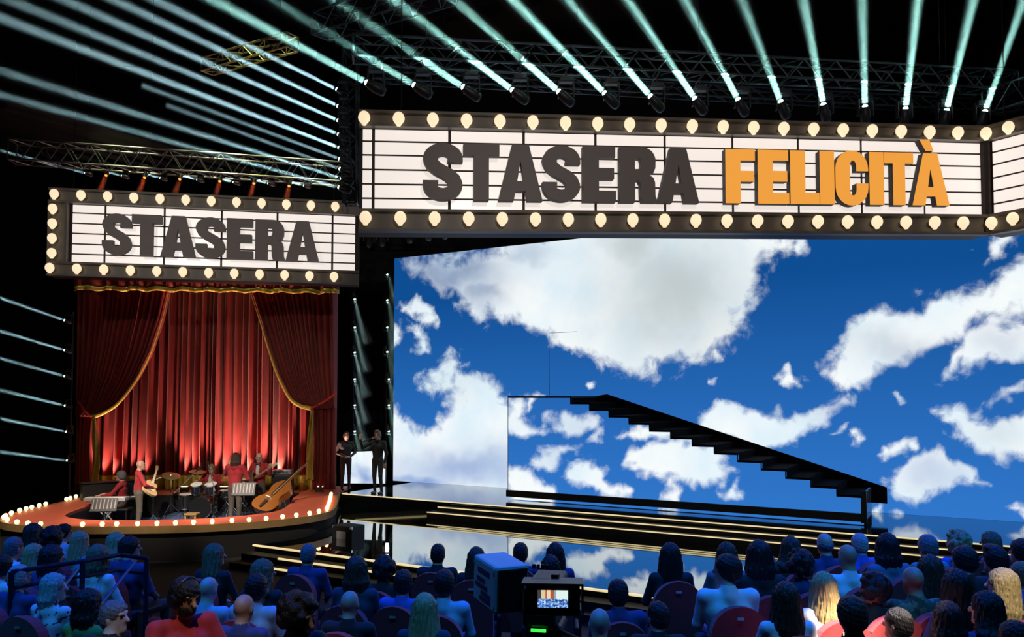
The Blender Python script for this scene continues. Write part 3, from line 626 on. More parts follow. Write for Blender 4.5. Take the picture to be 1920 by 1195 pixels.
def wall(path, z0, z1, th, mat, nm, closed=False):
    m_ = MB(); N = len(path); vs = []
    for i, p in enumerate(path):
        a = Vector(path[(i - 1) % N] if closed or i else path[0]); b = Vector(path[(i + 1) % N] if closed or i < N - 1 else path[-1]); d = (b - a).normalized(); nx = Vector((-d.y, d.x)) * th
        vs += [(p[0], p[1], z0), (p[0], p[1], z1), (p[0] + nx.x, p[1] + nx.y, z1), (p[0] + nx.x, p[1] + nx.y, z0)]
    fs = []
    for i in range(N if closed else N - 1):
        j = (i + 1) % N
        for k in range(4): fs.append((4 * i + k, 4 * i + (k + 1) % 4, 4 * j + (k + 1) % 4, 4 * j + k))
    return m_.add(vs, fs).build(nm, mat, bs, world=True)
wall(outer, ZD - .14, ZD + .015, -.05, FASCIA, 'fascia'); wall(outer, 0, ZD - .14, .10, M('black_skirt', (.004, .004, .005), .9), 'skirt')
wall(inner, 0.0, ZD - .06, .03, BLACK, 'pit_lining', True)
FBULB = M('footlight_glass', (1, .9, .6), .3, var=.02, emit=(1, .72, .28), es=2.8)
fb_me = MB().lathe([(.001, .075), (.035, .068), (.058, .045), (.066, .01), (.055, -.03), (.035, -.055), (.03, -.07)], 8).mesh('bulb', smooth=True); fb_me.materials.append(FBULB)
FB = [(8, 976), (13, 983), (26, 987), (47, 990)] + [(143, 988), (180, 987), (217, 985), (255, 984), (293, 983), (328, 981.5), (364, 980), (399, 979), (435, 978), (470, 977), (505, 975), (536, 971), (562, 968), (585, 964), (601, 960), (611, 955)] + \
     [(5, 971), (14, 968), (27, 963), (38, 958), (50, 955), (61, 952), (72, 949), (82, 946), (111, 937), (120, 935), (128, 932), (137, 929), (145, 926)]
for x, y in FB:
    o = bpy.data.objects.new('bulb', fb_me); col.objects.link(o); o.parent = bs; o.scale = (.76,) * 3; p = PZ(x, y, ZD + .05)
    q = min(outer, key=lambda a: (a[0] - p.x) ** 2 + (a[1] - p.y) ** 2); p = Vector((p.x * .25 + (q[0] * .985 - 8 * .015) * .75, p.y * .25 + (q[1] * .985 + 20 * .015) * .75, 0))
    o.location = Vector((p.x, p.y, ZD + .055)) - Vector((-8, 20, 0))
MB().tube([PZ(613, 953, ZD + .05), PZ(618, 940, ZD + .05), PZ(621, 926, ZD + .05)], .045, 8).build('light_tube', FBULB, bs, world=True)
PITF = M('blue_lit_pit_carpet', (.05, .10, .22), .8, var=.3, scale=4)  # blue light on the pit is put into this carpet colour
MB().prism(inner, .003, .05).build('pit_floor', PITF, bs, world=True)

# ================================================================ curtains
YC = 23.4; XL, XR = PY(147, 800, YC).x, PY(631, 800, YC).x
rc = random.Random(3)
def foldfn(n, seed, w):
    r_ = random.Random(seed); e = [0]
    for i in range(n): e.append(e[-1] + r_.uniform(.45, 1.5))
    e = [x / e[-1] * w for x in e]; am = [r_.uniform(.5, 1) for _ in range(n)]
    def f(x):
        k = max(0, min(n - 1, int(np.searchsorted(e, x)) - 1)); t = (x - e[k]) / (e[k + 1] - e[k]); s_ = math.sin(math.pi * t)
        return am[k] * (s_ ** 1.25)
    return f
def cloth(fn, nu, nv, name, mat, parent, th=.02):
    vs = [fn(i / nu, j / nv) for j in range(nv + 1) for i in range(nu + 1)]
    m_ = MB().add(vs, [(j * (nu + 1) + i, j * (nu + 1) + i + 1, (j + 1) * (nu + 1) + i + 1, (j + 1) * (nu + 1) + i) for j in range(nv) for i in range(nu)])
    o = m_.build(name, mat, parent, smooth=True, world=True, fix=False)
    md = o.modifiers.new('thick', 'SOLIDIFY'); md.thickness = th; md.offset = 0
    return o
ff = foldfn(34, 5, 1.0)
cu = thing('stage_curtain', 'tall pleated red velvet backdrop curtain with gold hem behind the band', 'curtain', ((XL + XR) / 2, YC, ZD))
cw_ = XR - XL
cloth(lambda u, v: (XL + cw_ * u, YC - .44 * ff(u) * (.75 + .25 * v) - .03 * math.sin(9 * u + 5 * v), 7.4 + (ZD + .42 - 7.4) * v), 340, 12, 'backdrop', VELVET, cu)
cloth(lambda u, v: (XL + cw_ * u, YC - .442 * ff(u) - .03 * math.sin(9 * u + 5), ZD + .43 - .42 * v), 340, 3, 'gold_hem', GOLDFAB, cu)
def drape(label, side, edge, tie, tail, xo, seed):
    """edge: inner edge in the photograph from the valance to the tie-back"""
    Yd = 22.75; t = thing('side_drape', label, 'curtain', (PY(xo, 900, Yd).x, Yd, ZD))
    E_ = [PY(x, y, Yd) for x, y in edge]; ez = [p.z for p in E_]; ex = [p.x for p in E_]; xo_ = PY(xo, 700, Yd).x
    ztop = 7.3; zt = ez[-1]; f = foldfn(17, seed, 1.0)
    def xin(z): return float(np.interp(-z, [-a for a in ez], ex))
    def up_(u, v):
        z = ztop + (zt - ztop) * v; xi = xin(min(z, ez[0])); cv = .0 if v < .5 else (v - .5) / .5
        x = xo_ + (xi - xo_) * (u ** (1 - .0 * cv)); am = .30 * (1 - .6 * v)
        return (x, Yd - am * f(u) - .12 * v * math.sin(math.pi * u), z - .0)
    cloth(up_, 170, 26, 'swag', VELVET, t)
    tp = PY(*tie, Yd); f2 = foldfn(6, seed + 1, 1.0)
    cloth(lambda u, v: (xo_ + (tp.x - xo_) * u * (1 - .08 * math.sin(math.pi * v)), Yd - .13 * f2(u), zt + .05 + (ZD + .03 - zt) * v), 60, 10, 'tail', VELVET, t)
    N = len(E_); up = [p + Vector((0, -.16, 0)) for p in E_]; cp = [Vector(p) for p in catmull([tuple(p) for p in up], 6, False)]
    MB().tube(cp, [.018 + .05 * (i / len(cp)) ** 1.5 for i in range(len(cp))], 8).build('gold_trim', GOLDFAB, t, smooth=True, world=True)
    tl = [PY(x, y, Yd - .2) for x, y in tail]; w0 = .06
    def tailf(u, v):
        k = v * (len(tl) - 1); i = min(int(k), len(tl) - 2); p = tl[i].lerp(tl[i + 1], k - i); ww = .035 + .07 * min(1, v * 1.6)
        return (p.x + (u - .5) * 2 * ww, p.y - .04 * math.sin(u * 9 + v * 7), p.z)
    cloth(tailf, 10, 24, 'gold_tail', GOLDFAB, t)
    rp = PY(xo, tie[1] - 28, Yd - .15); MB().tube([rp, rp.lerp(tp, .5) + Vector((0, -.12, -.04)), tp + Vector((0, -.2, 0))], .035, 8).build('tieback_rope', REDROPE, t, smooth=True, world=True)
drape('red velvet side drape swept to the left with gold edge', -1, [(320, 548), (308, 600), (288, 660), (262, 710), (228, 755), (200, 774), (180, 781)], (178, 781), [(177, 784), (178, 820), (181, 870), (178, 908)], 147, 11)
drape('red velvet side drape swept to the right with wide gold edge', 1, [(473, 548), (490, 600), (505, 650), (522, 700), (545, 745), (565, 761), (586, 766)], (586, 766), [(586, 770), (582, 820), (580, 870), (581, 900)], 631, 23)
fv = foldfn(22, 8, 1.0); va = thing('curtain_valance', 'short red valance with gold fringe under the smaller marquee', 'valance', ((XL + XR) / 2, 22.3, 6.2))
VX0, VX1 = PY(140, 545, 22.3).x, PY(636, 545, 22.3).x; vz0 = PY(300, 520, 22.3).z + .6; vz1 = PY(300, 541, 22.3).z
sc_ = lambda u: .05 * abs(math.sin(u * 34)) - .10 * (u - .3)
cloth(lambda u, v: (VX0 + (VX1 - VX0) * u, 22.3 - .16 * fv(u), vz0 + (vz1 + sc_(u) - vz0) * v), 200, 4, 'valance_cloth', VELVET, va)
cloth(lambda u, v: (VX0 + (VX1 - VX0) * u, 22.29 - .165 * fv(u), vz1 + sc_(u) - .12 * v), 200, 2, 'gold_fringe', GOLDFAB, va)
rod('track', Vector((VX0, 22.42, vz0)) - MW[va.name].translation, Vector((VX1, 22.42, vz0)) - MW[va.name].translation, .04, DARK, va)
for X_ in (VX0 + .2, VX1 - .2): rod('hanger', Vector((X_, 22.42, vz0)) - MW[va.name].translation, Vector((X_, 22.42, 15.95)) - MW[va.name].translation, .010, CHAIN, va)
# footlights washing up the curtain
for i, px in enumerate((196, 262, 345, 420, 452, 520, 600)):
    P = PY(px, 912, 22.72); P.z = ZD + .003
    t = thing('curtain_uplight', f'small floor uplight, {ORD[i]} from the left at the foot of the curtain', 'lamp', P, 0, 'curtain uplights')
    MB().box((0, 0, .09), (.24, .16, .12), bev=.015).build('housing', LBODY, t); MB().box((0, 0, .155), (.19, .11, .012)).build('glass', M('uplight_glass', (1, .9, .8), .2, emit=(1, .75, .5), es=2.5, sample=False), t)
    for sx in (-1, 1): MB().box((sx * .1, 0, .015), (.02, .14, .03)).build('foot', LBODY, t)
    a = spot('uplight_lamp', P + Vector((0, .05, .18)), P + Vector((.25 * (-1) ** i, .22, 3.2)), (1, .52, .40), (380, 300, 560, 600, 640, 700, 640)[i], 70, .7, .05)
# ================================================================ people: one continuous surface each, grown from a distance field
class SDF:
    def __init__(s, lo, hi, h):
        s.lo = np.array(lo, float); s.h = h; s.n = np.ceil((np.array(hi) - s.lo) / h).astype(int) + 1
        s.D = np.full(s.n, .5, np.float32); s.B = np.full(s.n, 9., np.float32); s.G = np.zeros(s.n, np.int8)
    def sl(s, lo, hi, pad):
        a = np.clip(np.floor((np.array(lo) - pad - s.lo) / s.h).astype(int), 0, s.n); b = np.clip(np.ceil((np.array(hi) + pad - s.lo) / s.h).astype(int) + 1, 0, s.n)
        if np.any(b <= a): return None, None
        g = np.meshgrid(*[s.lo[i] + s.h * np.arange(a[i], b[i], dtype=np.float32) for i in range(3)], indexing='ij')
        return tuple(slice(a[i], b[i]) for i in range(3)), g
    def put(s, S, d, g, k, grow=True):
        D = s.D[S]; d = d.astype(np.float32); hh = np.clip(.5 + .5 * (D - d) / k, 0, 1); s.D[S] = D * (1 - hh) + d * hh - k * hh * (1 - hh)
        m = d < s.B[S]; s.B[S] = np.where(m, d, s.B[S]); s.G[S] = np.where(m, g, s.G[S])
    def cone(s, a, b, ra, rb, g=0, k=.03):
        a = np.array(a, float); b = np.array(b, float); r = max(ra, rb); S, X = s.sl(np.minimum(a, b) - r, np.maximum(a, b) + r, k * 2.5 + .02)
        if S is None: return
        e = b - a; L2 = max(e @ e, 1e-9); P = [X[i] - a[i] for i in range(3)]
        t = np.clip((P[0] * e[0] + P[1] * e[1] + P[2] * e[2]) / L2, 0, 1)
        d = np.sqrt(sum((P[i] - t * e[i]) ** 2 for i in range(3))) - (ra + (rb - ra) * t); s.put(S, d, g, k)
    def ell(s, c, r, g=0, k=.03, M3=None, sub=False):
        c = np.array(c, float); rm = max(r); S, X = s.sl(c - rm, c + rm, k * 2.5 + .02)
        if S is None: return
        P = np.stack([X[i] - c[i] for i in range(3)], -1)
        if M3 is not None: P = P @ M3
        q = P / np.array(r); l = np.sqrt((q ** 2).sum(-1)); l2 = np.sqrt(((P / (np.array(r) ** 2)) ** 2).sum(-1)) + 1e-6; d = l * (l - 1) / l2
        if sub: s.D[S] = np.maximum(s.D[S], -d.astype(np.float32))
        else: s.put(S, d, g, k)
    def mesh(s, name, split=True):
        D = s.D; n = s.n; ins = D < 0
        c = np.zeros(n - 1, np.int8)
        for i in (0, 1):
            for j in (0, 1):
                for k in (0, 1): c += ins[i:n[0] - 1 + i, j:n[1] - 1 + j, k:n[2] - 1 + k]
        act = (c > 0) & (c < 8); idx = np.full(n - 1, -1, np.int64); A = np.argwhere(act); idx[act] = np.arange(len(A))
        acc = np.zeros((len(A), 3)); cnt = np.zeros(len(A))
        for ax in range(3):
            o = [q for q in range(3) if q != ax]
            for u in (0, 1):
                for v in (0, 1):
                    p = A.copy(); p[:, o[0]] += u; p[:, o[1]] += v; q = p.copy(); q[:, ax] += 1
                    d0 = D[p[:, 0], p[:, 1], p[:, 2]]; d1 = D[q[:, 0], q[:, 1], q[:, 2]]; m = (d0 < 0) != (d1 < 0)
                    t = np.where(m, d0 / (d0 - d1 + 1e-12), 0); x = p.astype(float); x[:, ax] += t; acc += x * m[:, None]; cnt += m
        V = s.lo + s.h * (acc / np.maximum(cnt, 1)[:, None]); F = []
        for ax in range(3):
            o = [(ax + 1) % 3, (ax + 2) % 3]; sl0 = [slice(None)] * 3; sl1 = [slice(None)] * 3; sl0[ax] = slice(0, n[ax] - 1); sl1[ax] = slice(1, n[ax])
            a = ins[tuple(sl0)]; b = ins[tuple(sl1)]; E = np.argwhere(a != b); E = E[(E[:, o[0]] > 0) & (E[:, o[1]] > 0) & (E[:, o[0]] < n[o[0]] - 1) & (E[:, o[1]] < n[o[1]] - 1)]
            fl = a[E[:, 0], E[:, 1], E[:, 2]]; q = []
            for u, v in ((1, 1), (0, 1), (0, 0), (1, 0)):
                w_ = E.copy(); w_[:, o[0]] -= u; w_[:, o[1]] -= v; q.append(idx[w_[:, 0], w_[:, 1], w_[:, 2]])
            q = np.stack(q, 1); q[~fl] = q[~fl][:, ::-1]; F.append(q)
        F = np.concatenate(F); F = F[(F >= 0).all(1)]
        gi = np.clip(np.round((V - s.lo) / s.h).astype(int), 0, n - 1); gv = s.G[gi[:, 0], gi[:, 1], gi[:, 2]]
        me = bpy.data.meshes.new(name); me.vertices.add(len(V)); me.vertices.foreach_set('co', V.astype(np.float32).ravel())
        me.loops.add(len(F) * 4); me.loops.foreach_set('vertex_index', F.ravel().astype(np.int32)); me.polygons.add(len(F))
        me.polygons.foreach_set('loop_start', np.arange(0, len(F) * 4, 4, dtype=np.int32)); me.polygons.foreach_set('use_smooth', np.ones(len(F), bool))
        me.polygons.foreach_set('material_index', np.median(np.sort(gv[F], 1)[:, 1:3], axis=1).astype(np.int32) if split else np.zeros(len(F), np.int32))
        me.update(); me.validate(); return me
def rotm(yaw, pitch=0, roll=0): return (Matrix.Rotation(yaw, 3, 'Z') @ Matrix.Rotation(pitch, 3, 'X') @ Matrix.Rotation(roll, 3, 'Y'))
STAND = dict(pelvis=(0, 0, .95), chest=(0, .0, 1.27), neck=(0, -.01, 1.48), head=(0, .03, 1.635), sh=(.185, -.01, 1.43), el=(.25, -.05, 1.14), wr=(.25, .07, .90), hand=(0, .03, -1), hip=(.09, 0, .92), kn=(.10, .02, .50), an=(.11, -.03, .08))
SIT = dict(pelvis=(0, 0, .54), chest=(0, -.02, .86), neck=(0, -.02, 1.06), head=(0, .02, 1.215), sh=(.185, -.02, 1.01), el=(.24, .06, .76), wr=(.10, .30, .64), hand=(-.4, 1, -.2), hip=(.09, .04, .53), kn=(.12, .44, .52), an=(.12, .42, .08))
def body(name, pose, over=None, h=.016, fem=False, yaw=0, pitch=0, wide=1.0, legs=True, shirt=False, fingers=True, sleeves=True, skirt=False):
    """groups: 0 skin 1 top 2 trousers 3 shoes 4 shirt front 5 eyes 6 lips"""
    p = dict(pose); p.update(over or {})
    def pr(k, s_):
        if k + ('R' if s_ > 0 else 'L') in p: return np.array(p[k + ('R' if s_ > 0 else 'L')], float)
        v = np.array(p[k], float); return v * np.array([s_, 1, 1])
    pts = [p['pelvis'], p['head']] + [pr(k, s_) for k in ('sh', 'el', 'wr', 'kn', 'an') for s_ in (-1, 1)]
    lo = np.min(pts, 0) - .22; hi = np.max(pts, 0) + .22; lo[2] = max(lo[2], -.02) if legs else lo[2]
    S = SDF(lo, hi, h); pe = np.array(p['pelvis'], float); ch = np.array(p['chest'], float); nk = np.array(p['neck'], float); hd = np.array(p['head'], float); sw = (.90 if fem else 1.0) * wide
    # torso
    S.ell(pe + (0, 0, .0), (.165 * wide, .115, .14), 2, .04)
    S.cone(pe + (0, 0, .06), (pe + ch) / 2, .12 * wide, .115 * wide, 1, .05)
    for s_ in (-1, 1):
        S.cone((pe + ch) / 2 + (s_ * .05 * sw, 0, 0), ch + (s_ * .075 * sw, .01, .03), .10 * wide, .115 * wide, 1, .06)
        sh = pr('sh', s_) * np.array([sw, 1, 1]); el = pr('el', s_); wr = pr('wr', s_)
        S.cone(nk + (s_ * .03, -.01, -.05), sh + (-s_ * .01, 0, .0), .058, .062 if not fem else .052, 1, .05)
        S.cone(sh, el, .060 if not fem else .05, .046 if not fem else .04, 1, .03)
        S.cone(el, wr, .045 if not fem else .038, .031 if not fem else .026, 1 if sleeves else 0, .02)
        hdv = np.array(p.get('hand' + ('R' if s_ > 0 else 'L'), np.array(p['hand']) * np.array([s_, 1, 1])), float); hdv /= np.linalg.norm(hdv)
        sd = np.cross(hdv, (0, 0, 1.) if abs(hdv[2]) < .8 else (0, 1., 0)); sd /= np.linalg.norm(sd); nm = np.cross(sd, hdv)
        S.cone(wr, wr + hdv * .03, .027, .028, 0, .015)
        for q in (-1.2, 0, 1.2): S.cone(wr + hdv * .03 + sd * q * .010, wr + hdv * .085 + sd * q * .020, .019, .016, 0, .012)
        if fingers:
            for q, ln in zip((-1.5, -.5, .5, 1.5), (.055, .072, .076, .066)):
                b0 = wr + hdv * .09 + sd * q * .019; b1 = b0 + hdv * ln * .55 + sd * q * .004; b2 = b1 + hdv * ln * .35 - nm * ln * .45
                S.cone(b0, b1, .0115, .0105, 0, .006); S.cone(b1, b2, .0105, .0095, 0, .006)
            b0 = wr + hdv * .035 + sd * .026 * s_; S.cone(b0, b0 + hdv * .04 + sd * .035 * s_, .014, .011, 0, .008)
        if legs:
            hp = pr('hip', s_); kn = pr('kn', s_); an = pr('an', s_)
            S.cone(hp, kn, .088, .060, 2, .03); S.cone(kn, an, .057, .042, 2, .02)
            f = np.array([0, 1., 0]); S.cone(an + (0, -.03, -.045), an + f * .16 + (0, 0, -.05), .036, .032, 3, .015)
    if fem:
        for s_ in (-1, 1): S.ell(ch + (s_ * .075, .09, -.03), (.07, .07, .075), 1, .04)
    if shirt:
        S.ell(ch + (0, .095, .06), (.05, .055, .16), 4, .02)
    # neck and head
    S.cone(nk + (0, -.03, -.05), nk + (0, -.012, .005), .066, .064, 1, .03)
    S.cone(nk + (0, -.01, .01), hd + (0, -.02, -.05), .056 if not fem else .048, .052 if not fem else .044, 0, .025)
    T = np.array(rotm(yaw, pitch)); f = lambda *v: hd + T @ np.array(v, float)
    S.ell(f(0, -.012, .03), (.077, .098, .093), 0, .02, T); S.ell(f(0, .012, -.045), (.062, .078, .075), 0, .04, T)
    S.cone(f(0, .085, .015), f(0, .113, -.022), .011, .016, 0, .014); S.ell(f(0, .072, -.098), (.03, .026, .022), 0, .03, T)
    for s_ in (-1, 1):
        S.ell(f(s_ * .079, -.012, -.01), (.012, .024, .034), 0, .008, T)
        S.ell(f(s_ * .032, .072, .036), (.026, .018, .010), 0, .015, T)
        S.ell(f(s_ * .032, .084, .012), (.015, .009, .008), 5, .004, T)
    S.ell(f(0, .088, -.058), (.024, .010, .008), 6, .006, T)
    return S.mesh(name)
def hair(name, style, h=.010):
    """in the head's own frame, centre at the origin, face towards +Y"""
    S = SDF((-.22, -.26, -.52), (.22, .18, .22), h)
    if style == 'fringe':       # bald crown with a band of hair round the back
        S.ell((0, -.018, .0), (.085, .103, .08), 0, .01); S.ell((0, .0, .085), (.12, .16, .085), sub=True); S.ell((0, .10, -.03), (.14, .11, .2), sub=True); S.ell((0, 0, -.14), (.2, .2, .09), sub=True)
    elif style in ('short', 'crop', 'quiff'):
        e = .018 if style != 'crop' else .009
        S.ell((0, -.016, .032), (.077 + e, .098 + e, .093 + e), 0, .01); S.ell((0, -.035, -.02), (.075 + e, .078 + e, .085), 0, .02)
        if style == 'quiff': S.ell((0, .03, .12), (.07, .07, .035), 0, .03)
        S.ell((0, .115, -.055), (.10, .10, .12), sub=True); S.ell((0, .05, -.16), (.16, .2, .085), sub=True)
    elif style == 'curly':
        r_ = random.Random(4)
        for _ in range(90):
            a, b = r_.uniform(0, 6.28), r_.uniform(-.75, 1); c = math.sqrt(1 - b * b); x, y, z = .10 * c * math.cos(a), -.02 + .115 * c * math.sin(a), .02 + .115 * b
            if y > .06 and z < .075: continue
            S.ell((x, y, z), (.032, .032, .032), 0, .012)
        S.ell((0, -.02, .03), (.09, .11, .105), 0, .01); S.ell((0, .12, -.06), (.085, .10, .12), sub=True)
    else:                       # bob, long, wavy, tied
        ln = {'bob': .20, 'long': .40, 'wavy': .36, 'vlong': .48}[style]; n = 15; r_ = random.Random(len(style))
        S.ell((0, -.018, .034), (.092, .112, .108), 0, .01)
        for i in range(n):
            a = R(200 - 220 * i / (n - 1)) if False else R(-20 + 220 * i / (n - 1)); x, y = math.cos(a), -math.sin(a); l = ln * r_.uniform(.9, 1.06); sp = {'bob': 1.15, 'long': 1.28, 'vlong': 1.22, 'wavy': 1.5}[style]
            p0 = (.075 * x, .085 * y - .01, .05); p1 = (.088 * x, .095 * y - .012, -.05); p2 = (.088 * x * sp, .09 * y - .03, -.05 - (l - .1) * .5); p3 = (.085 * x * sp, .07 * y - .045, -l + .03)
            for q0, q1, ra, rb in ((p0, p1, .024, .026), (p1, p2, .026, .026), (p2, p3, .026, .017)): S.cone(q0, q1, ra, rb, 0, .007)
            if style == 'wavy': S.ell((p2[0] * 1.1, p2[1] - .015, p2[2]), (.035, .03, .045), 0, .012); S.ell((p3[0] * 1.05, p3[1] - .01, p3[2] + .05), (.034, .03, .045), 0, .012)
        S.cone((0, -.07, 0), (0, -.08, -ln + .06), .06, .05, 0, .02)
        S.ell((0, .125, -.075), (.078, .10, .155), sub=True)
    X, Y_, Z = np.meshgrid(*[S.lo[i] + S.h * np.arange(S.n[i]) for i in range(3)], indexing='ij'); th = np.arctan2(Y_ + .02, X)
    if style in ('bob', 'long', 'wavy', 'vlong'): S.D += (.0050 * np.sin(31 * th + 3 * np.sin(Z * 17)) + .0035 * np.sin(17 * th - Z * 25)).astype(np.float32)
    elif style != 'curly': S.D += (.0030 * np.sin(27 * th + 4 * np.sin(Z * 40)) + .0022 * np.sin(Z * 190 + 5 * th)).astype(np.float32)
    return S.mesh(name, split=False)
SK = lambda n, c: M('skin_' + n, c, .5, var=.08, scale=20)
SKIN = {'fair': SK('fair', (.58, .36, .27)), 'tan': SK('tan', (.45, .25, .16)), 'pale': SK('pale', (.68, .47, .38))}
EYE = M('eye_dark', (.02, .015, .012), .3); LIPS = M('lips', (.36, .10, .09), .4); SHOE = M('shoe_leather', (.015, .012, .012), .3)
HC = {'black': (.012, .010, .010), 'brown': (.06, .032, .018), 'grey': (.17, .17, .18), 'blond': (.52, .38, .17), 'fairbrown': (.22, .14, .07), 'white': (.42, .41, .40)}
HAIRM = {k: M('hair_' + k, c, .45, var=.6, scale=1, bump=.9) for k, c in HC.items()}
for m_ in HAIRM.values():
    nt = m_.node_tree; nz = nt.nodes['Noise Texture']; mp = nt.nodes.new('ShaderNodeMapping'); mp.inputs['Scale'].default_value = (95, 95, 7)
    nt.links.new(nt.nodes['Texture Coordinate'].outputs['Object'], mp.inputs[0]); nt.links.new(mp.outputs[0], nz.inputs['Vector'])
def clothm(n, c, sc=12): return M('cloth_' + n, c, .8, var=.18, scale=sc, bump=.1, sheen=.1)
TR = clothm('dark_trousers', (.02, .02, .025)); WSHIRT = clothm('white_shirt', (.7, .68, .64))
HAIRC = {}
def set_mats(o, mats):
    while len(o.data.materials) < len(mats): o.data.materials.append(None)
    for i, m_ in enumerate(mats): o.material_slots[i].link = 'OBJECT'; o.material_slots[i].material = m_
def person(label, me, loc, rotz, head, yaw=0, pitch=0, hs=None, hc='brown', top=None, skin='fair', trousers=TR, scale=1.0, group=None, beard=False):
    t = thing('person', label, 'person', loc, rotz, group); t.scale = (scale,) * 3
    MW[t.name] = MW[t.name] @ Matrix.Scale(scale, 4)
    o = link('body', me, None, t); set_mats(o, [SKIN[skin], top or TR, trousers, SHOE, WSHIRT, EYE, LIPS])
    if hs:
        if hs not in HAIRC: HAIRC[hs] = hair('hair', hs)
        q = link('hair', HAIRC[hs], None, t); set_mats(q, [HAIRM[hc]]); q.location = head; q.rotation_euler = rotm(yaw, pitch).to_euler()
    return t
# ================================================================ the band and the two singers
RJ = clothm('red_jacket', (.33, .014, .022)); BT = clothm('brown_trousers', (.085, .068, .05)); BLKJ = clothm('black_jacket', (.012, .012, .016)); BLKS = clothm('black_shirt', (.015, .015, .015))
H0 = .011
def at(px, py_top, Y, H): p = PY(px, py_top, Y); return Vector((p.x, p.y, p.z - H))
# bald guitarist, turned away to the right
p = at(262, 863, 20.2, 1.76); p.z = .05
me = body('body', STAND, dict(elR=(.30, .12, 1.16), wrR=(.12, .30, 1.08), handR=(-.9, .2, -.2), elL=(-.36, .16, 1.22), wrL=(-.34, .40, 1.22), handL=(.3, .6, .4)), H0, yaw=R(-8))
GT = person('bald person in red jacket playing a pale guitar, turned towards the drums', me, p, R(-62), STAND['head'], R(-8), 0, None, 'white', RJ, 'fair', BT, 1.0, 'musicians in red jackets')
def in_(t, v): return MW[t.name] @ Vector(v)
def guitar(name, label, c, axis, nrm, L, w, mat, neckm, cut, group=None):
    """c: centre of the body; axis: towards the headstock; nrm: out of the soundboard"""
    axis = Vector(axis).normalized(); nrm = Vector(nrm); nrm = (nrm - axis * nrm.dot(axis)).normalized(); sd = axis.cross(nrm)
    t = thing(name, label, 'guitar', c, 0, group); O = lambda a, s_, n_=0: Vector(c) + axis * a * L + sd * s_ * w + nrm * n_
    if cut: prof = [(-.5, 0), (-.48, .3), (-.36, .48), (-.2, .47), (-.02, .36), (.12, .38), (.30, .46), (.36, .42), (.26, .26), (.2, .12), (.2, -.1), (.3, -.26), (.44, -.42), (.50, -.44), (.42, -.50), (.18, -.46), (0, -.35), (-.16, -.44), (-.36, -.47), (-.47, -.3)]
    else: prof = [(-.5, 0), (-.48, .25), (-.38, .45), (-.2, .5), (-.02, .38), (.12, .31), (.28, .37), (.42, .36), (.50, .2), (.5, 0), (.5, -.2), (.42, -.36), (.28, -.37), (.12, -.31), (-.02, -.38), (-.2, -.5), (-.38, -.45), (-.48, -.25)]
    pr_ = [(a * L, s_ * w) for a, s_ in catmull(prof, 3)]
    MB().prism(pr_, -.03, .03, o=Vector(c), ux=axis, uy=sd, un=nrm).build('guitar_body', mat, t, world=True)
    pg = [(a * L, s_ * w) for a, s_ in ((-.2, .25), (.1, .25), (.2, .1), (.1, -.3), (-.25, -.3))]
    MB().prism(pg, .030, .034, o=Vector(c), ux=axis, uy=sd, un=nrm).build('pickguard', M('ivory_plastic', (.7, .65, .5), .3), t, world=True)
    n0, n1 = O(.35, 0, .03), O(1.65, 0, .03); MB().prism([(.35 * L, -.026), (1.65 * L, -.02), (1.65 * L, .02), (.35 * L, .026)], .028, .048, o=Vector(c), ux=axis, uy=sd, un=nrm).build('neck', neckm, t, world=True)
    MB().prism([(1.65 * L, -.022), (1.72 * L, -.04), (1.98 * L, -.045), (2.0 * L, .03), (1.70 * L, .04), (1.65 * L, .022)], .022, .040, o=Vector(c), ux=axis, uy=sd, un=nrm).build('headstock', mat, t, world=True)
    MB().prism([(-.30 * L, -.04), (-.26 * L, -.04), (-.26 * L, .04), (-.30 * L, .04)], .03, .05, o=Vector(c), ux=axis, uy=sd, un=nrm).build('bridge', CHROME, t, world=True)
    return t
MAPLE = M('pale_maple', (.62, .42, .20), .35, var=.15, scale=10); CREAM = M('cream_lacquer', (.74, .68, .50), .2, var=.05); WALN = M('walnut_neck', (.40, .25, .12), .4)
guitar('guitar', 'pale hollow guitar held by the bald person in red jacket', in_(GT, (.10, .25, 1.06)), in_(GT, (-.55, .42, 1.48)) - in_(GT, (.10, .25, 1.06)), Vector((.75, -.65, .2)), .45, .40, MAPLE, CREAM, False)
# musician with back to us
p = at(442, 848, 20.6, 1.86); p.z = .06
me = body('body', STAND, dict(elR=(.29, .06, 1.15), wrR=(.14, .28, 1.08), handR=(-.9, .3, 0), elL=(-.32, .10, 1.24), wrL=(-.30, .28, 1.44), handL=(.1, .3, 1)), H0)
BK = person('person in red jacket standing with back to the audience, brown bobbed hair', me, p, R(-8), STAND['head'], 0, 0, 'bob', 'brown', RJ, 'fair', BT, 1.08, 'musicians in red jackets')
# bass player facing us
p = at(487, 848, 21.9, 1.77); p.z = .05
me = body('body', STAND, dict(elR=(.32, .02, 1.16), wrR=(.16, .25, 1.06), handR=(-.8, .3, -.3), elL=(-.34, .10, 1.20), wrL=(-.42, .26, 1.36), handL=(-.1, .4, .8)), H0, yaw=R(20), shirt=True)
BP = person('bald person in red jacket and bow tie playing a cream bass', me, p, R(172), STAND['head'], R(20), 0, None, 'white', RJ, 'fair', BT, 1.04, 'musicians in red jackets')
MB().box((0, .125, 1.462), (.11, .03, .035), bev=.01).build('bow_tie', BLACK, BP)
guitar('bass_guitar', 'cream electric bass held by the bow-tied bald person', in_(BP, (.18, .21, 1.03)), in_(BP, (-.62, .30, 1.52)) - in_(BP, (.18, .21, 1.03)), Vector((0, -1, .1)), .50, .36, CREAM, WALN, True)
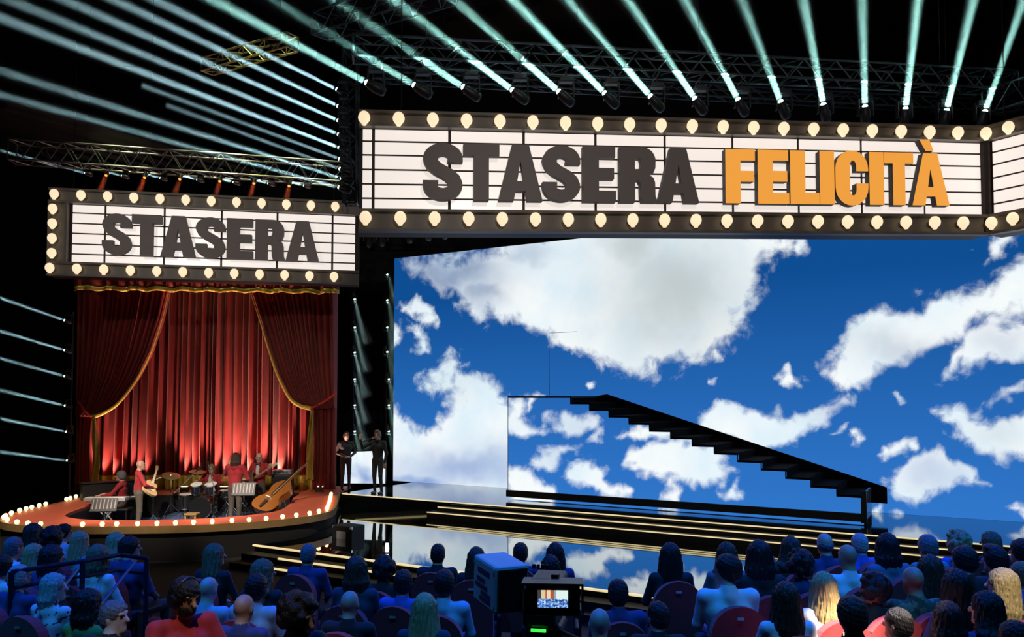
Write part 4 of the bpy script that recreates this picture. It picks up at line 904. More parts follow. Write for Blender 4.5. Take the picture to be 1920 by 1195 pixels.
# drummer behind the kit, on a small riser
DX, DY = PY(385, 900, 21.3).x, 21.3; RZ = .20
ri = thing('drum_riser', 'low carpeted riser under the drum kit, coloured as blue-lit', 'riser', (DX, DY + .1, .051)); MB().box((0, 0, .08), (2.5, 1.9, .15), bev=.01).build('riser_top', PITF, ri)
for sx in (-1, 1):
    for sy in (-1, 1): MB().box((sx * 1.15, sy * .85, .003), (.08, .08, .006)).build('foot', BLACK, ri)
me = body('body', SIT, dict(elR=(.32, .12, .84), wrR=(.22, .34, .92), handR=(0, 1, .2), elL=(-.32, .12, .84), wrL=(-.18, .34, .90), handL=(0, 1, .2)), H0, shirt=True)
DR = person('person in red jacket and white shirt seated behind the drum kit', me, (PY(396, 880, 22.0).x, 22.05, RZ + .012), R(176), SIT['head'], 0, 0, 'short', 'fairbrown', RJ, 'fair', BT, 1.0, 'musicians in red jackets')
th = thing('drum_throne', 'round black stool under the seated drummer', 'stool', (DR.location.x, 22.05, RZ + .006)); MB().cyl((0, 0, .36), (0, 0, .43), .17, n=20).build('seat', BLACK, th)
rod('column', (0, 0, .08), (0, 0, .36), .02, CHROME, th)
for a in range(3): rod('leg', (0, 0, .2), (.25 * math.cos(a * 2.094), .25 * math.sin(a * 2.094), .012), .012, CHROME, th)
DK = thing('drum_kit', 'drum kit with black bass drum, chrome stands and brass cymbals', 'drums', (DX, DY, RZ + .006))
DSH = M('black_drum_shell', (.02, .02, .022), .15, var=.1); SKN = M('drum_skin', (.7, .7, .66), .5); BRASS = M('cymbal_brass', (.62, .55, .28), .28, .85, var=.1); BHEAD = M('black_drum_skin', (.012, .012, .014), .3)
def drum(nm, c, ax, r, dp, head, parent=DK):
    c = Vector(c); ax = Vector(ax).normalized(); s_ = MB().cyl(c - ax * dp / 2, c + ax * dp / 2, r, n=28).build(nm, DSH, parent, smooth=True)
    for k in (-1, 1): MB().cyl(c + ax * (k * dp / 2 - .012), c + ax * (k * dp / 2 + .014), r * 1.035, n=28).build('hoop', CHROME, s_)
    MB().cyl(c + ax * (dp / 2 + .012), c + ax * (dp / 2 + .018), r * .97, n=28).build('drum_head', head, s_)
    q = ax.to_track_quat('Z', 'Y'); m_ = MB()
    for i in range(8):
        a = i * math.pi / 4; o_ = q @ Vector((math.cos(a) * r * 1.03, math.sin(a) * r * 1.03, 0)); m_.cyl(c + o_ - ax * dp * .45, c + o_ + ax * dp * .45, .008, n=5)
    m_.build('lug_rods', CHROME, s_); return s_
drum('bass_drum', (0, -.1, .30), (0, -1, .02), .29, .42, BHEAD); drum('tom', (-.20, -.05, .78), (0, -.35, 1), .15, .22, SKN); drum('tom', (.18, -.05, .78), (0, -.35, 1), .16, .23, SKN)
drum('floor_tom', (-.62, .30, .40), (0, -.05, 1), .20, .36, SKN); drum('snare_drum', (.42, .38, .60), (0, -.05, 1), .17, .15, SKN)
for sx in (-1, 1): rod('tom_arm', (sx * .05, -.08, .56), (sx * .18, -.03, .70), .014, CHROME, DK); rod('bass_spur', (sx * .26, -.25, .25), (sx * .40, -.42, .012), .01, CHROME, DK)
for x in (-.62, ): 
    for a in range(3): rod('leg', (x + .2 * math.cos(a * 2.1), .3 + .2 * math.sin(a * 2.1), .35), (x + .22 * math.cos(a * 2.1), .3 + .22 * math.sin(a * 2.1), .005), .009, CHROME, DK)
def stand3(parent, x, y, h, r=.01, sp=.30):
    rod('stand_tube', (x, y, .12), (x, y, h), r, CHROME, parent)
    for a in range(3): rod('stand_leg', (x, y, .38), (x + sp * math.cos(a * 2.094 + .5), y + sp * math.sin(a * 2.094 + .5), .012), r * .8, CHROME, parent)
stand3(DK, .42, .38, .52)
for i, (x, y, z, r, tl) in enumerate([(-.95, .10, 1.12, .24, (.25, -.25)), (.62, .10, 1.05, .23, (-.1, -.2)), (.80, .45, .82, .18, (0, -.05)), (-.45, .62, 1.18, .22, (.1, -.15))]):
    stand3(DK, x, y, z); mtx = Matrix.Translation((x, y, z)) @ Matrix.Rotation(tl[0], 4, 'Y') @ Matrix.Rotation(-tl[1], 4, 'X')
    MB().lathe([(.001, .03), (.03, .028), (.045, .008), (r * .7, -.004), (r, -.022), (r, -.026), (.04, .0), (.001, .02)], 28, mtx).build('cymbal', BRASS, DK, smooth=True)
def mic_stand(label, px, py, Y, z0, mh, boom, s_=1):
    p_ = PY(px, py, Y); t = thing('microphone_stand', label, 'mic stand', (p_.x, p_.y, z0), 0, 'microphone stands')
    stand3(t, 0, 0, mh, .011, .26); b0 = Vector((0, 0, mh)); b1 = b0 + Vector(boom); rod('boom', b0 - Vector(boom) * .3, b1, .009, CHROME, t)
    d_ = Vector(boom).normalized(); MB().cyl(b1, b1 + d_ * .12, .018, .024, 10).build('microphone', BLACK, t); MB().lathe([(.001, .05), (.03, .04), (.038, .01), (.03, -.03), (.001, -.04)], 10, Matrix.Translation(b1 + d_ * .15)).build('windscreen', DARK, t, smooth=True)
mic_stand('boom microphone stand reaching up over the left cymbal', 335, 950, 20.55, .052, 1.02, (.42, 0, .42)); mic_stand('boom microphone stand before the seated drummer', 400, 950, 20.35, .052, 1.10, (-.15, .1, .42))
mic_stand('straight microphone stand beside the bald guitarist', 287, 950, 20.4, .052, .9, (-.1, .0, .2)); mic_stand('thin microphone stand by the person with back to the audience', 462, 950, 20.2, .052, .7, (-.1, .05, .1))
# low golden stool before the bass drum
t = thing('wooden_stool', 'low golden wooden stool in front of the bass drum', 'stool', (DX + .12, DY - 1.15, .052)); OAK = M('golden_oak', (.48, .30, .10), .4, var=.2)
MB().box((0, 0, .43), (.32, .28, .05), bev=.015).build('seat', OAK, t)
for sx in (-1, 1):
    for sy in (-1, 1): MB().box((sx * .12, sy * .10, .205), (.045, .045, .41)).build('leg', OAK, t)
def music_stand(label, px, py, Y, z0, hgt, rz, w_=.55):
    p_ = PY(px, py, Y); t = thing('music_stand', label, 'music stand', (p_.x, p_.y, z0), rz, 'music stands'); stand3(t, 0, 0, hgt, .012, .28)
    mt = Matrix.Translation((0, -.03, hgt + .12)) @ Matrix.Rotation(R(-25), 4, 'X'); m_ = MB()
    m_.box((0, 0, 0), (w_, .012, .34)); m_.v = [tuple(mt @ Vector(v)) for v in m_.v]; m_.build('desk', BLACK, t)
    m_ = MB().box((0, -.03, -.165), (w_, .06, .012)); m_.v = [tuple(mt @ Vector(v)) for v in m_.v]; m_.build('ledge', BLACK, t)
    for k in range(7):
        m_ = MB().box((-w_ * .42 + w_ * .14 * k, -.010, .02), (.022, .008, .24)); m_.v = [tuple(mt @ Vector(v)) for v in m_.v]; m_.build('desk_slat', M('desk_slat_grey', (.30, .26, .26), .5), t)
music_stand('black music stand between the bass player and the person with back turned', 457, 950, 19.9, .052, .95, R(5)); music_stand('black music stand with slatted desk at the left end of the pit', 196, 950, 19.5, .052, .62, R(8), .60)
# bass amplifier stack
p = PY(529, 915, 22.0); t = thing('bass_amplifier', 'black bass amplifier cabinet with silver head behind the double bass', 'amplifier', (p.x, 22.05, .052))
MB().box((0, 0, .62), (.52, .40, 1.22), bev=.02).build('cabinet', BLACK, t); MB().box((0, -.205, .62), (.46, .01, 1.12)).build('grille', DARK, t); MB().box((0, .0, 1.30), (.50, .34, .13), bev=.015).build('amp_head', M('silver_panel', (.45, .47, .5), .3, .7), t)
for k in range(5): MB().cyl((-.16 + .08 * k, -.17, 1.30), (-.16 + .08 * k, -.195, 1.30), .016, n=8).build('knob', BLACK, t)
# double bass lying tilted against the pit edge
DBW = M('double_bass_varnish', (.21, .075, .016), .25, var=.2, scale=6)
c0 = PZ(528, 945, ZD); b0 = PY(512, 948, 19.9); b1 = PY(585, 878, 20.9); axb = (b1 - b0).normalized()
bc = PY(516, 932, 20.0); nb = Vector((-.35, -.85, .25)); nb = (nb - axb * nb.dot(axb)).normalized(); sb = axb.cross(nb)
t = thing('double_bass', 'brown double bass tilted on its side by the pit edge', 'double bass', bc)
prof = catmull([(-.55, 0), (-.52, .22), (-.40, .33), (-.22, .33), (-.08, .22), (.04, .205), (.16, .25), (.30, .25), (.42, .17), (.52, .05), (.52, -.05), (.42, -.17), (.30, -.25), (.16, -.25), (.04, -.205), (-.08, -.22), (-.22, -.33), (-.40, -.33), (-.52, -.22)], 4)
MB().prism([(a, s_) for a, s_ in prof], -.11, .08, o=bc, ux=axb, uy=sb, un=nb).build('bass_body', DBW, t, world=True)
MB().prism([(a * 1.03, s_ * 1.03) for a, s_ in prof], .08, .095, o=bc, ux=axb, uy=sb, un=nb).build('soundboard', DBW, t, world=True)
MB().prism([(-.05, -.03), (1.0, -.02), (1.0, .02), (-.05, .03)], .12, .15, o=bc, ux=axb, uy=sb, un=nb).build('fingerboard', M('pale_fingerboard', (.42, .30, .17), .4), t, world=True)
MB().prism([(.5, -.03), (1.05, -.025), (1.05, .025), (.5, .03)], .07, .13, o=bc, ux=axb, uy=sb, un=nb).build('neck', DBW, t, world=True)
MB().tube([bc + axb * 1.05 + nb * .1, bc + axb * 1.20 + nb * .07, bc + axb * 1.28 + nb * .10, bc + axb * 1.25 + nb * .15], [.03, .035, .03, .015], 8).build('scroll', DBW, t, world=True)
MB().prism([(-.20, -.07), (-.17, -.07), (-.17, .07), (-.20, .07)], .095, .19, o=bc, ux=axb, uy=sb, un=nb).build('bridge', CREAM, t, world=True)
MB().prism([(-.50, -.03), (-.26, -.045), (-.26, .045), (-.50, .03)], .11, .14, o=bc, ux=axb, uy=sb, un=nb).build('tailpiece', BLACK, t, world=True)
for k in range(4): MB().cyl(bc + axb * -.26 + sb * (.012 * (k - 1.5)) + nb * .16, bc + axb * 1.1 + sb * (.010 * (k - 1.5)) + nb * .155, .003, n=4).build('string', CHROME, t, world=True)
rod('end_pin', bc - axb * .55 - MW[t.name].translation, bc - axb * .72 - MW[t.name].translation, .012, CHROME, t)
rod('stand_leg', bc - axb * .2 - nb * .1 - MW[t.name].translation, Vector((bc.x + .05, bc.y + .2, .055)) - MW[t.name].translation, .015, CHROME, t); rod('stand_leg', bc + axb * .2 - nb * .1 - MW[t.name].translation, Vector((bc.x + .45, bc.y + .1, .055)) - MW[t.name].translation, .015, CHROME, t)
# keyboards, grand-piano-like black block and the player at the left end
KP = PY(228, 880, 21.0); KP.z = .05
me = body('body', SIT, dict(elR=(.27, .16, .78), wrR=(.16, .40, .76), handR=(0, 1, 0), elL=(-.27, .16, .78), wrL=(-.16, .40, .76), handL=(0, 1, 0)), H0)
KPp = person('person in red jacket seated at the black piano behind the guitarist', me, KP, R(100), SIT['head'], 0, 0, 'short', 'grey', RJ, 'fair', BT, 1.06, 'musicians in red jackets')
t = thing('piano_stool', 'black bench under the seated pianist', 'stool', KP + Vector((.0, 0, .002))); MB().box((0, 0, .43), (.5, .34, .06), bev=.02).build('seat', BLACK, t)
for sx in (-1, 1):
    for sy in (-1, 1): MB().box((sx * .21, sy * .13, .2), (.04, .04, .4)).build('leg', BLACK, t)
p = PY(200, 920, 20.95); t = thing('piano', 'black upright piano at the left of the pit', 'piano', (p.x - .10, 21.35, .052), R(40))
MB().box((0, 0, .55), (1.4, .30, 1.08), bev=.02).build('case', BLACK, t); MB().box((0, -.29, .66), (1.36, .28, .06), bev=.01).build('key_bed', BLACK, t); MB().box((0, -.30, .70), (1.26, .16, .02)).build('keys', WSHIRT, t); MB().box((0, 0, 1.11), (1.44, .36, .03), bev=.01).build('lid', BLACK, t)
for sx in (-1, 1): MB().box((sx * .62, -.38, .32), (.07, .07, .62)).build('leg', BLACK, t)
p = PY(196, 945, 19.9); t = thing('keyboard', 'grey electric keyboard on a cross stand beside the slatted music stand', 'keyboard', (p.x, 20.0, .052), R(4))
GREY = M('grey_plastic', (.32, .33, .34), .4)
MB().box((0, 0, .82), (1.0, .30, .09), bev=.015).build('keyboard_case', GREY, t); MB().box((0, -.07, .868), (.92, .13, .012)).build('keys', WSHIRT, t)
for k in (-1, 1):
    for y_ in (-.10, .10): rod('stand_leg', (-.32 * k, y_, .01), (.32 * k, y_, .78), .016, GREY, t)
p = PY(168, 960, 19.0); t = thing('monitor_speaker', 'dark wedge speaker lying at the left end of the pit', 'speaker', (p.x, 19.0, .052), R(20))
MB().prism([(-.2, 0), (.22, 0), (.22, .16), (-.02, .36), (-.2, .36)], -.28, .28, ux=Vector((0, 1, 0)), uy=Vector((0, 0, 1)), un=Vector((1, 0, 0))).build('cabinet', BLACK, t); MB().prism([(.21, .17), (-.01, .355), (-.003, .365), (.218, .18)], -.25, .25, ux=Vector((0, 1, 0)), uy=Vector((0, 0, 1)), un=Vector((1, 0, 0))).build('grille', DARK, t)
# ---------------------------------------------------------------- singers on the main deck
p = PZ(648, 919, ZD); p.z = ZD
me = body('body', STAND, dict(elR=(.30, -.04, 1.14), wrR=(.10, .20, 1.04), handR=(-1, .2, 0), elL=(-.28, .0, 1.14), wrL=(-.08, .22, 1.02), handL=(1, .2, 0)), H0, yaw=R(10), pitch=R(-12))
person('person in black standing with clasped hands beside the red curtain', me, p, R(205), STAND['head'], R(10), R(-12), 'quiff', 'brown', BLKS, 'fair', TR, .94)
p = PZ(708, 926, ZD); p.z = ZD
me = body('body', STAND, dict(elR=(.40, .16, 1.28), wrR=(.38, .32, 1.52), handR=(.05, -.05, 1), elL=(-.26, -.02, 1.13), wrL=(-.25, .05, .87), handL=(0, .1, -1)), H0, yaw=R(8))
SG = person('person in dark suit singing with raised hand beside the video screen', me, p, R(158), STAND['head'], R(8), 0, 'quiff', 'fairbrown', BLKJ, 'fair', clothm('charcoal_trousers', (.03, .035, .04)), .99)
t = thing('microphone', 'silver hand microphone at the mouth of the singer in dark suit', 'microphone', in_(SG, (.05, .17, 1.57)))
d_ = (in_(SG, (.33, .33, 1.46)) - in_(SG, (.05, .17, 1.57))); MB().cyl((0, 0, 0), tuple(d_ * .85), .022, .016, 10).build('handle', CHROME, t); MB().lathe([(.001, .04), (.026, .03), (.033, 0), (.025, -.03), (.001, -.035)], 12).build('windscreen', CHROME, t, smooth=True)
# low bright screen panel behind the singers and gear beside the band stage
t = thing('sky_screen', 'low pale sky video wall behind the two singers', 'screen', (PY(640, 915, 25.0).x, 25.0, ZD))
a0, a1 = PY(640, 915, 25.0), PY(722, 915, 24.9); zt0, zt1 = PY(655, 849, 25).z, PY(700, 845, 25).z
m_ = MB(); nu, nv = 30, 24
vs = [Vector((a0.x + (a1.x - a0.x) * i / nu, 25.0 - .1 * i / nu, ZD + .003 + (zt0 + (zt1 - zt0) * i / nu - ZD) * j / nv)) for j in range(nv + 1) for i in range(nu + 1)]
m_.add(vs, [(j * (nu + 1) + i, j * (nu + 1) + i + 1, (j + 1) * (nu + 1) + i + 1, (j + 1) * (nu + 1) + i) for j in range(nv) for i in range(nu)])
me = m_.mesh('picture', fix=False); sky_attrs(me, [([(600, 830), (760, 830), (760, 940), (600, 940)], 15, 2)], [], [(690, 895, 30, 15, .9), (650, 905, 60, 8, .5)])
o = link('picture', me, SKY, t); o.matrix_parent_inverse = MW[t.name].inverted()
m_ = MB(); m_.prism([(a0.x, ZD), (a1.x, ZD), (a1.x, zt1), (a0.x, zt0)], 25.02, 25.10, ux=Vector((1, 0, 0)), uy=Vector((0, 0, 1)), un=Vector((0, 1, 0))); m_.build('cabinet_frame', BLACK, t, world=True)
p = PZ(613, 1012, 0); t = thing('flight_case', 'black equipment case with grey lid label at the end of the band platform', 'case', (-3.55, 17.5, 0), R(-30)); MB().box((0, 0, .32), (.55, .45, .62), bev=.02).build('case_body', BLACK, t); MB().box((0, -.229, .42), (.26, .008, .2)).build('paper_label', M('paper_grey', (.4, .4, .42), .7), t)
for sx in (-1, 1):
    for z in (.03, .60): MB().box((sx * .26, -.21, z), (.06, .06, .06), bev=.01).build('corner_cap', CHROME, t)
# ================================================================ theatre seats
SEATM = M('red_seat_velvet', (.36, .018, .028), .8, var=.2, scale=14, sheen=.3); SEATB = M('seat_frame_black', (.014, .012, .014), .5); PLATE = M('number_plate', (.6, .58, .5), .35, .6)
def seat_proto():
    pr_ = [(-.22, .30), (-.235, .55), (-.235, .83)] + arc(0, .83, .235, .23, 180, 0, 14)[1:-1] + [(.235, .83), (.235, .55), (.22, .30)]
    def panel(y0, y1, k):
        m_ = MB(); P = [(x * k, .62 + (z - .62) * k) for x, z in pr_]
        m_.prism(P, y0, y1, ux=Vector((1, 0, 0)), uy=Vector((0, .0, 1)), un=Vector((0, 1, 0)))
        m_.v = [(x, y - .24 - (z - .42) * .16, z) for x, y, z in m_.v]; return m_
    parts = [('seat_shell', panel(-.05, .0, 1).mesh('seat_shell'), SEATM), ('seat_back', panel(.0, .07, .96).mesh('seat_back'), SEATM)]
    parts.append(('seat_cushion', MB().box((0, .05, .40), (.48, .46, .12), bev=.04).mesh('seat_cushion'), SEATM))
    parts.append(('number_plate', MB().box((0, -.381, .96), (.055, .012, .022)).mesh('number_plate'), PLATE))
    parts.append(('pedestal', MB().box((0, -.02, .175), (.09, .30, .35), bev=.01).mesh('pedestal'), SEATB))
    for sx in (-1, 1): parts.append(('armrest', MB().box((sx * .275, .02, .60), (.05, .36, .05), bev=.015).box((sx * .275, -.12, .30), (.04, .10, .60)).mesh('armrest'), SEATB))
    for _, me_, m_ in parts: me_.materials.append(m_)
    return parts
SEATP = seat_proto()
def seat(label, loc, rz):
    t = thing('theatre_seat', label, 'seat', loc, rz, 'red theatre seats')
    for nm, me_, _ in SEATP: link(nm, me_, None, t)
    return t
# ================================================================ the audience
TOPS = {k: clothm(k, c) for k, c in dict(navy=(.03, .045, .16), black=(.012, .012, .016), white=(.78, .82, .85), ltblue=(.42, .54, .70), blue=(.06, .12, .55), denim=(.10, .17, .28), grey=(.16, .17, .19), red=(.42, .02, .03), leather=(.03, .04, .07), teal=(.12, .28, .32)).items()}
def camo_mat(n, a, b, sc_, th):
    m = M('cloth_' + n, a, .8); nt = m.node_tree; bs_ = nt.nodes['Principled BSDF']; tc = nt.nodes.new('ShaderNodeTexCoord'); nz = nt.nodes.new('ShaderNodeTexNoise'); nz.inputs['Scale'].default_value = sc_
    cr = nt.nodes.new('ShaderNodeValToRGB'); cr.color_ramp.interpolation = 'CONSTANT'; cr.color_ramp.elements[0].color = (*a, 1); cr.color_ramp.elements[1].color = (*b, 1); cr.color_ramp.elements[1].position = th
    nt.links.new(tc.outputs['Object'], nz.inputs[0]); nt.links.new(nz.outputs[0], cr.inputs[0]); nt.links.new(cr.outputs[0], bs_.inputs['Base Color']); return m
TOPS['camo'] = camo_mat('camouflage', (.04, .07, .04), (.16, .20, .12), 13, .52); TOPS['spots'] = camo_mat('spotted_white', (.65, .68, .72), (.03, .04, .10), 16, .60); TOPS['scarf'] = camo_mat('green_gold_scarf', (.10, .30, .10), (.42, .34, .05), 8, .52)
PB = {}
def proto(fem, yaw, wide=1.0):
    k = (fem, yaw, wide)
    if k not in PB: PB[k] = body('body', SIT, dict(hand=(-.6, .8, -.2)), .0165, fem=fem, yaw=R(yaw), wide=wide, fingers=False)
    return PB[k]
# head x, head top y (photograph), woman?, head turn, hair, hair colour, clothes, what sets the person apart
AUD = [
 (1257, 1018, 1, 0, 'vlong', 'black', 'black', 'long black hair at the aisle end of the front row'),
 (1363, 1017, 1, 0, 'long', 'brown', 'grey', 'long brown hair behind the man in a white shirt'),
 (1424, 1013, 1, 0, 'bob', 'black', 'black', 'black bobbed hair in the front seat row'),
 (1483, 1006, 1, 0, 'wavy', 'brown', 'black', 'wavy brown hair raised above the front row'),
 (1547, 998, 0, 0, 'fringe', 'grey', 'navy', 'balding grey head and navy suit with white collar'),
 (1612, 999, 0, 0, 'crop', 'white', 'blue', 'short white hair and blue jacket under the stair foot'),
 (1664, 1000, 1, 0, 'bob', 'black', 'denim', 'dark bob and denim jacket'),
 (1740, 1003, 1, 0, 'short', 'grey', 'teal', 'short ash-grey hair in the front row on the right'),
 (1795, 992, 1, 25, 'curly', 'blond', 'blue', 'tall fluffy blond hair and blue top'),
 (1858, 997, 1, 25, 'bob', 'fairbrown', 'black', 'light brown bob near the right edge of the front row'),
 (1917, 1011, 0, 25, 'short', 'black', 'navy', 'dark hair cut by the right edge of the picture'),
 (1363, 1040, 0, 60, 'short', 'black', 'white', 'white shirt and dark hair looking to the left'),
 (1437, 1037, 0, 0, 'short', 'grey', 'navy', 'short grey-brown hair and navy jacket'),
 (1500, 1029, 1, 0, 'curly', 'black', 'navy', 'big dark curly hair and navy top'),
 (1590, 1025, 0, 0, None, 'grey', 'white', 'bald head and white T-shirt'),
 (1745, 1041, 1, 0, 'long', 'brown', 'grey', 'straight brown hair with lighter tips'),
 (1808, 1024, 0, 25, 'short', 'black', 'black', 'dark short hair and pale neck among the right seats'),
 (1866, 1025, 0, 25, 'quiff', 'black', 'black', 'dark swept-up hair near the right edge'),
 (1918, 1052, 0, 25, 'crop', 'fairbrown', 'blue', 'bright blue shirt at the right edge'),
 (1545, 1073, 1, 0, 'long', 'blond', 'white', 'blond hair and white top in the bright light pool'),
 (1637, 1073, 1, 45, 'curly', 'black', 'black', 'dark curly hair turning left to the light'),
 (1713, 1067, 0, 0, None, 'grey', 'camo', 'bald head and camouflage shirt'),
 (1795, 1068, 1, 0, 'long', 'black', 'navy', 'long dark hair and navy top beside the camouflage shirt'),
 (1880, 1066, 1, 45, 'long', 'blond', 'black', 'lit yellow-blond hair and black top on the right'),
 (1474, 1092, 1, 0, 'long', 'brown', 'white', 'long dark brown hair and white sleeves'),
 (1598, 1118, 0, 0, 'short', 'brown', 'black', 'short brown hair in front of the light pool'),
 (1684, 1139, 0, 35, 'crop', 'black', 'black', 'cropped black hair and lit ear at the bottom right'),
 (1778, 1128, 1, 0, 'bob', 'black', 'black', 'dark bob behind the bottom right seats'),
 (1850, 1110, 1, 35, 'wavy', 'black', 'navy', 'large wavy black hair at the bottom right'),
 (1905, 1165, 0, 0, 'short', 'black', 'navy', 'navy shoulders in the bottom right corner'),
 (1159, 1087, 0, 0, 'short', 'black', 'navy', 'short dark hair and navy suit right of the television camera'),
 (1124, 1146, 0, 0, None, 'grey', 'ltblue', 'bald head and pale collar below the television camera screen'),
 (1233, 1127, 0, 25, 'crop', 'black', 'black', 'cropped dark hair and pale collar at the aisle'),
 (1041, 1018, 1, 0, 'vlong', 'black', 'navy', 'long black hair before the mirror floor'),
 (1032, 1041, 1, 0, 'bob', 'black', 'denim', 'short black bob just in front of long black hair'),
 (976, 1018, 0, 0, 'short', 'black', 'navy', 'neat dark hair and navy suit above the camera box'),
 (893, 1026, 1, 0, 'long', 'brown', 'black', 'long brown hair with pale tips before the mirror floor'),
 (821, 1019, 0, 0, 'crop', 'black', 'black', 'close-cropped hair and black jacket before the mirror floor'),
 (833, 1069, 0, 0, 'short', 'black', 'ltblue', 'dark hair and pale blue jacket left of the camera box'),
 (756, 1069, 0, 0, 'short', 'black', 'blue', 'dark hair and vivid blue shirt'),
 (720, 1041, 1, 0, 'curly', 'black', 'black', 'rounded dark curly hair below the gold step lines'),
 (668, 1043, 1, 0, 'bob', 'brown', 'leather', 'brown bob below the gold step lines'),
 (796, 1113, 1, 0, 'long', 'blond', 'leather', 'long straight blond hair and dark leather jacket'),
 (655, 1112, 0, 0, None, 'grey', 'black', 'bald crown among dark equipment'),
 (578, 1019, 0, 0, 'crop', 'grey', 'navy', 'cropped hair and broad navy suit before the gold lines'),
 (493, 1049, 1, -45, 'wavy', 'fairbrown', 'black', 'wavy hair in profile beside the dark pit front'),
 (480, 1076, 0, 0, 'short', 'black', 'ltblue', 'dark hair and pale shirt in a purple-rimmed seat'),
 (390, 1086, 0, 0, None, 'grey', 'ltblue', 'bald head and light blue shirt behind the red T-shirt'),
 (456, 1119, 0, 0, None, 'grey', 'navy', 'bald head and navy jacket at the bottom centre left'),
 (402, 1020, 1, -40, 'long', 'fairbrown', 'black', 'long fair hair in the dark below the band platform'),
 (62, 982, 1, -25, 'long', 'brown', 'teal', 'long hair with pale ends against the platform edge'),
 (98, 986, 1, 0, 'curly', 'black', 'black', 'dark curls against the platform edge'),
 (120, 983, 0, -45, 'short', 'black', 'white', 'dark hair and white collar against the platform edge'),
 (149, 996, 1, 0, 'long', 'blond', 'teal', 'long straight ash-blond hair below the platform'),
 (218, 999, 1, -35, 'wavy', 'blond', 'navy', 'wavy blond hair below the platform bulbs'),
 (243, 1006, 0, -50, 'short', 'black', 'navy', 'dark hair in profile below the platform bulbs'),
 (183, 1021, 1, 0, 'bob', 'fairbrown', 'white', 'light bob and white top behind the hand rail'),
 (24, 1006, 0, 0, 'crop', 'grey', 'white', 'grey cropped hair and white shirt at the left edge'),
 (62, 1020, 1, 0, 'wavy', 'blond', 'denim', 'full wavy blond hair behind the hand rail'),
 (96, 1022, 1, -30, 'bob', 'black', 'navy', 'dark bob and navy jacket behind the hand rail'),
 (35, 1058, 0, 0, 'crop', 'white', 'navy', 'white hair behind the rail post at the left edge'),
 (100, 1076, 1, -60, 'bob', 'white', 'spots', 'pale bob and spotted white shirt by the hand rail'),
 (165, 1105, 1, -30, 'bob', 'black', 'scarf', 'green and gold patterned shawl behind the rail post'),
 (213, 1126, 0, -85, 'crop', 'grey', 'black', 'grey hair and bare profile looking right'),
 (2, 1040, 0, 0, 'short', 'black', 'white', 'white shirt cut by the left edge of the picture') ]
PLACED = []
rp = random.Random(12)
for (x, y, fem, yaw, hs, hc, top, desc) in AUD:
    zf = ZR if x > 1236 else ZL; s_ = rp.uniform(.975, 1.03); top_h = 1.325 + (.03 if hs else 0) + (.02 if hs == 'curly' else 0)
    best = None; z0 = zf + top_h * s_
    for k in (1, .98, 1.02, .96, 1.04, .94, 1.06):
        zt_ = CZ - (CZ - z0) * k; sk = (zt_ - zf) / top_h
        if not .89 < sk < 1.12: continue
        q = PZ(x, y, zt_); dm = min([math.hypot(q.x - a.x, (q.y - a.y) * .8) for a in PLACED] + [.50])
        if best is None or dm > best[0] + .02: best = (dm, q, sk)
        if best[0] >= .49: break
    _, P, s_ = best; PLACED.append(P.copy()); P.z = zf + .002; rz = math.atan2(P.x - 1.5, 24 - P.y) * .8
    person('person with ' + desc, proto(fem, yaw, rp.choice((1.0, 1.0, 1.08)) if not fem else 1.0), P, rz, SIT['head'], R(yaw), 0, hs, hc, TOPS[top], rp.choice(('fair', 'fair', 'tan', 'pale')), TR, s_, 'seated audience')
    seat('red seat of person with ' + desc, (P.x, P.y, zf + .001), rz)
# ---------------------------------------------------------------- standing crew with headsets
def headset(t, head, yaw, pitch=0):
    g = MB(); g.tube([(.092 * math.cos(a), .0, .03 + .115 * math.sin(a)) for a in [math.pi * i / 10 for i in range(11)]], .010, 6)
    for sx in (-1, 1): g.cyl((sx * .080, -.01, -.005), (sx * .112, -.01, -.005), .038, n=12)
    o = g.build('headset', BLACK, t); o.location = head; o.rotation_euler = rotm(yaw, pitch).to_euler()
def beard(t, head, yaw, pitch, hc):
    S = SDF((-.12, -.05, -.16), (.12, .16, .04), .010); S.ell((0, .025, -.07), (.069, .082, .066), 0, .02); S.ell((0, .03, .02), (.2, .2, .055), sub=True); S.ell((0, .13, -.035), (.035, .05, .035), sub=True); S.ell((0, -.03, -.05), (.2, .06, .2), sub=True)
    o = link('beard', S.mesh('beard', split=False), HAIRM[hc], t); o.location = head; o.rotation_euler = rotm(yaw, pitch).to_euler()
P = PY(345, 1078, 5.7); P.z = ZL + .002
me = body('body', STAND, dict(elR=(.28, .16, 1.16), wrR=(.14, .36, 1.10), elL=(-.30, .12, 1.14), wrL=(-.16, .36, 1.12), hand=(-.3, 1, 0)), .010, yaw=R(18), pitch=R(-16), sleeves=False)
t = person('person with beard and headset in red T-shirt at the bottom left', me, P, R(-138), STAND['head'], R(18), R(-16), 'short', 'black', TOPS['red'], 'tan', TR, 1.0)
headset(t, STAND['head'], R(18), R(-16)); beard(t, STAND['head'], R(18), R(-16), 'black')
P = PY(556, 1104, 5.2); P.z = ZL + .002
me = body('body', STAND, dict(elR=(.28, .16, 1.16), wrR=(.14, .36, 1.10), elL=(-.30, .12, 1.14), wrL=(-.16, .36, 1.12), hand=(-.3, 1, 0)), .010, yaw=R(15), pitch=R(-18), sleeves=True)
t = person('person with dark shaggy hair and black clothes facing right at the bottom', me, P, R(-128), STAND['head'], R(15), R(-18), 'curly', 'black', TOPS['black'], 'tan', TR, 1.0)
beard(t, STAND['head'], R(15), R(-18), 'black')
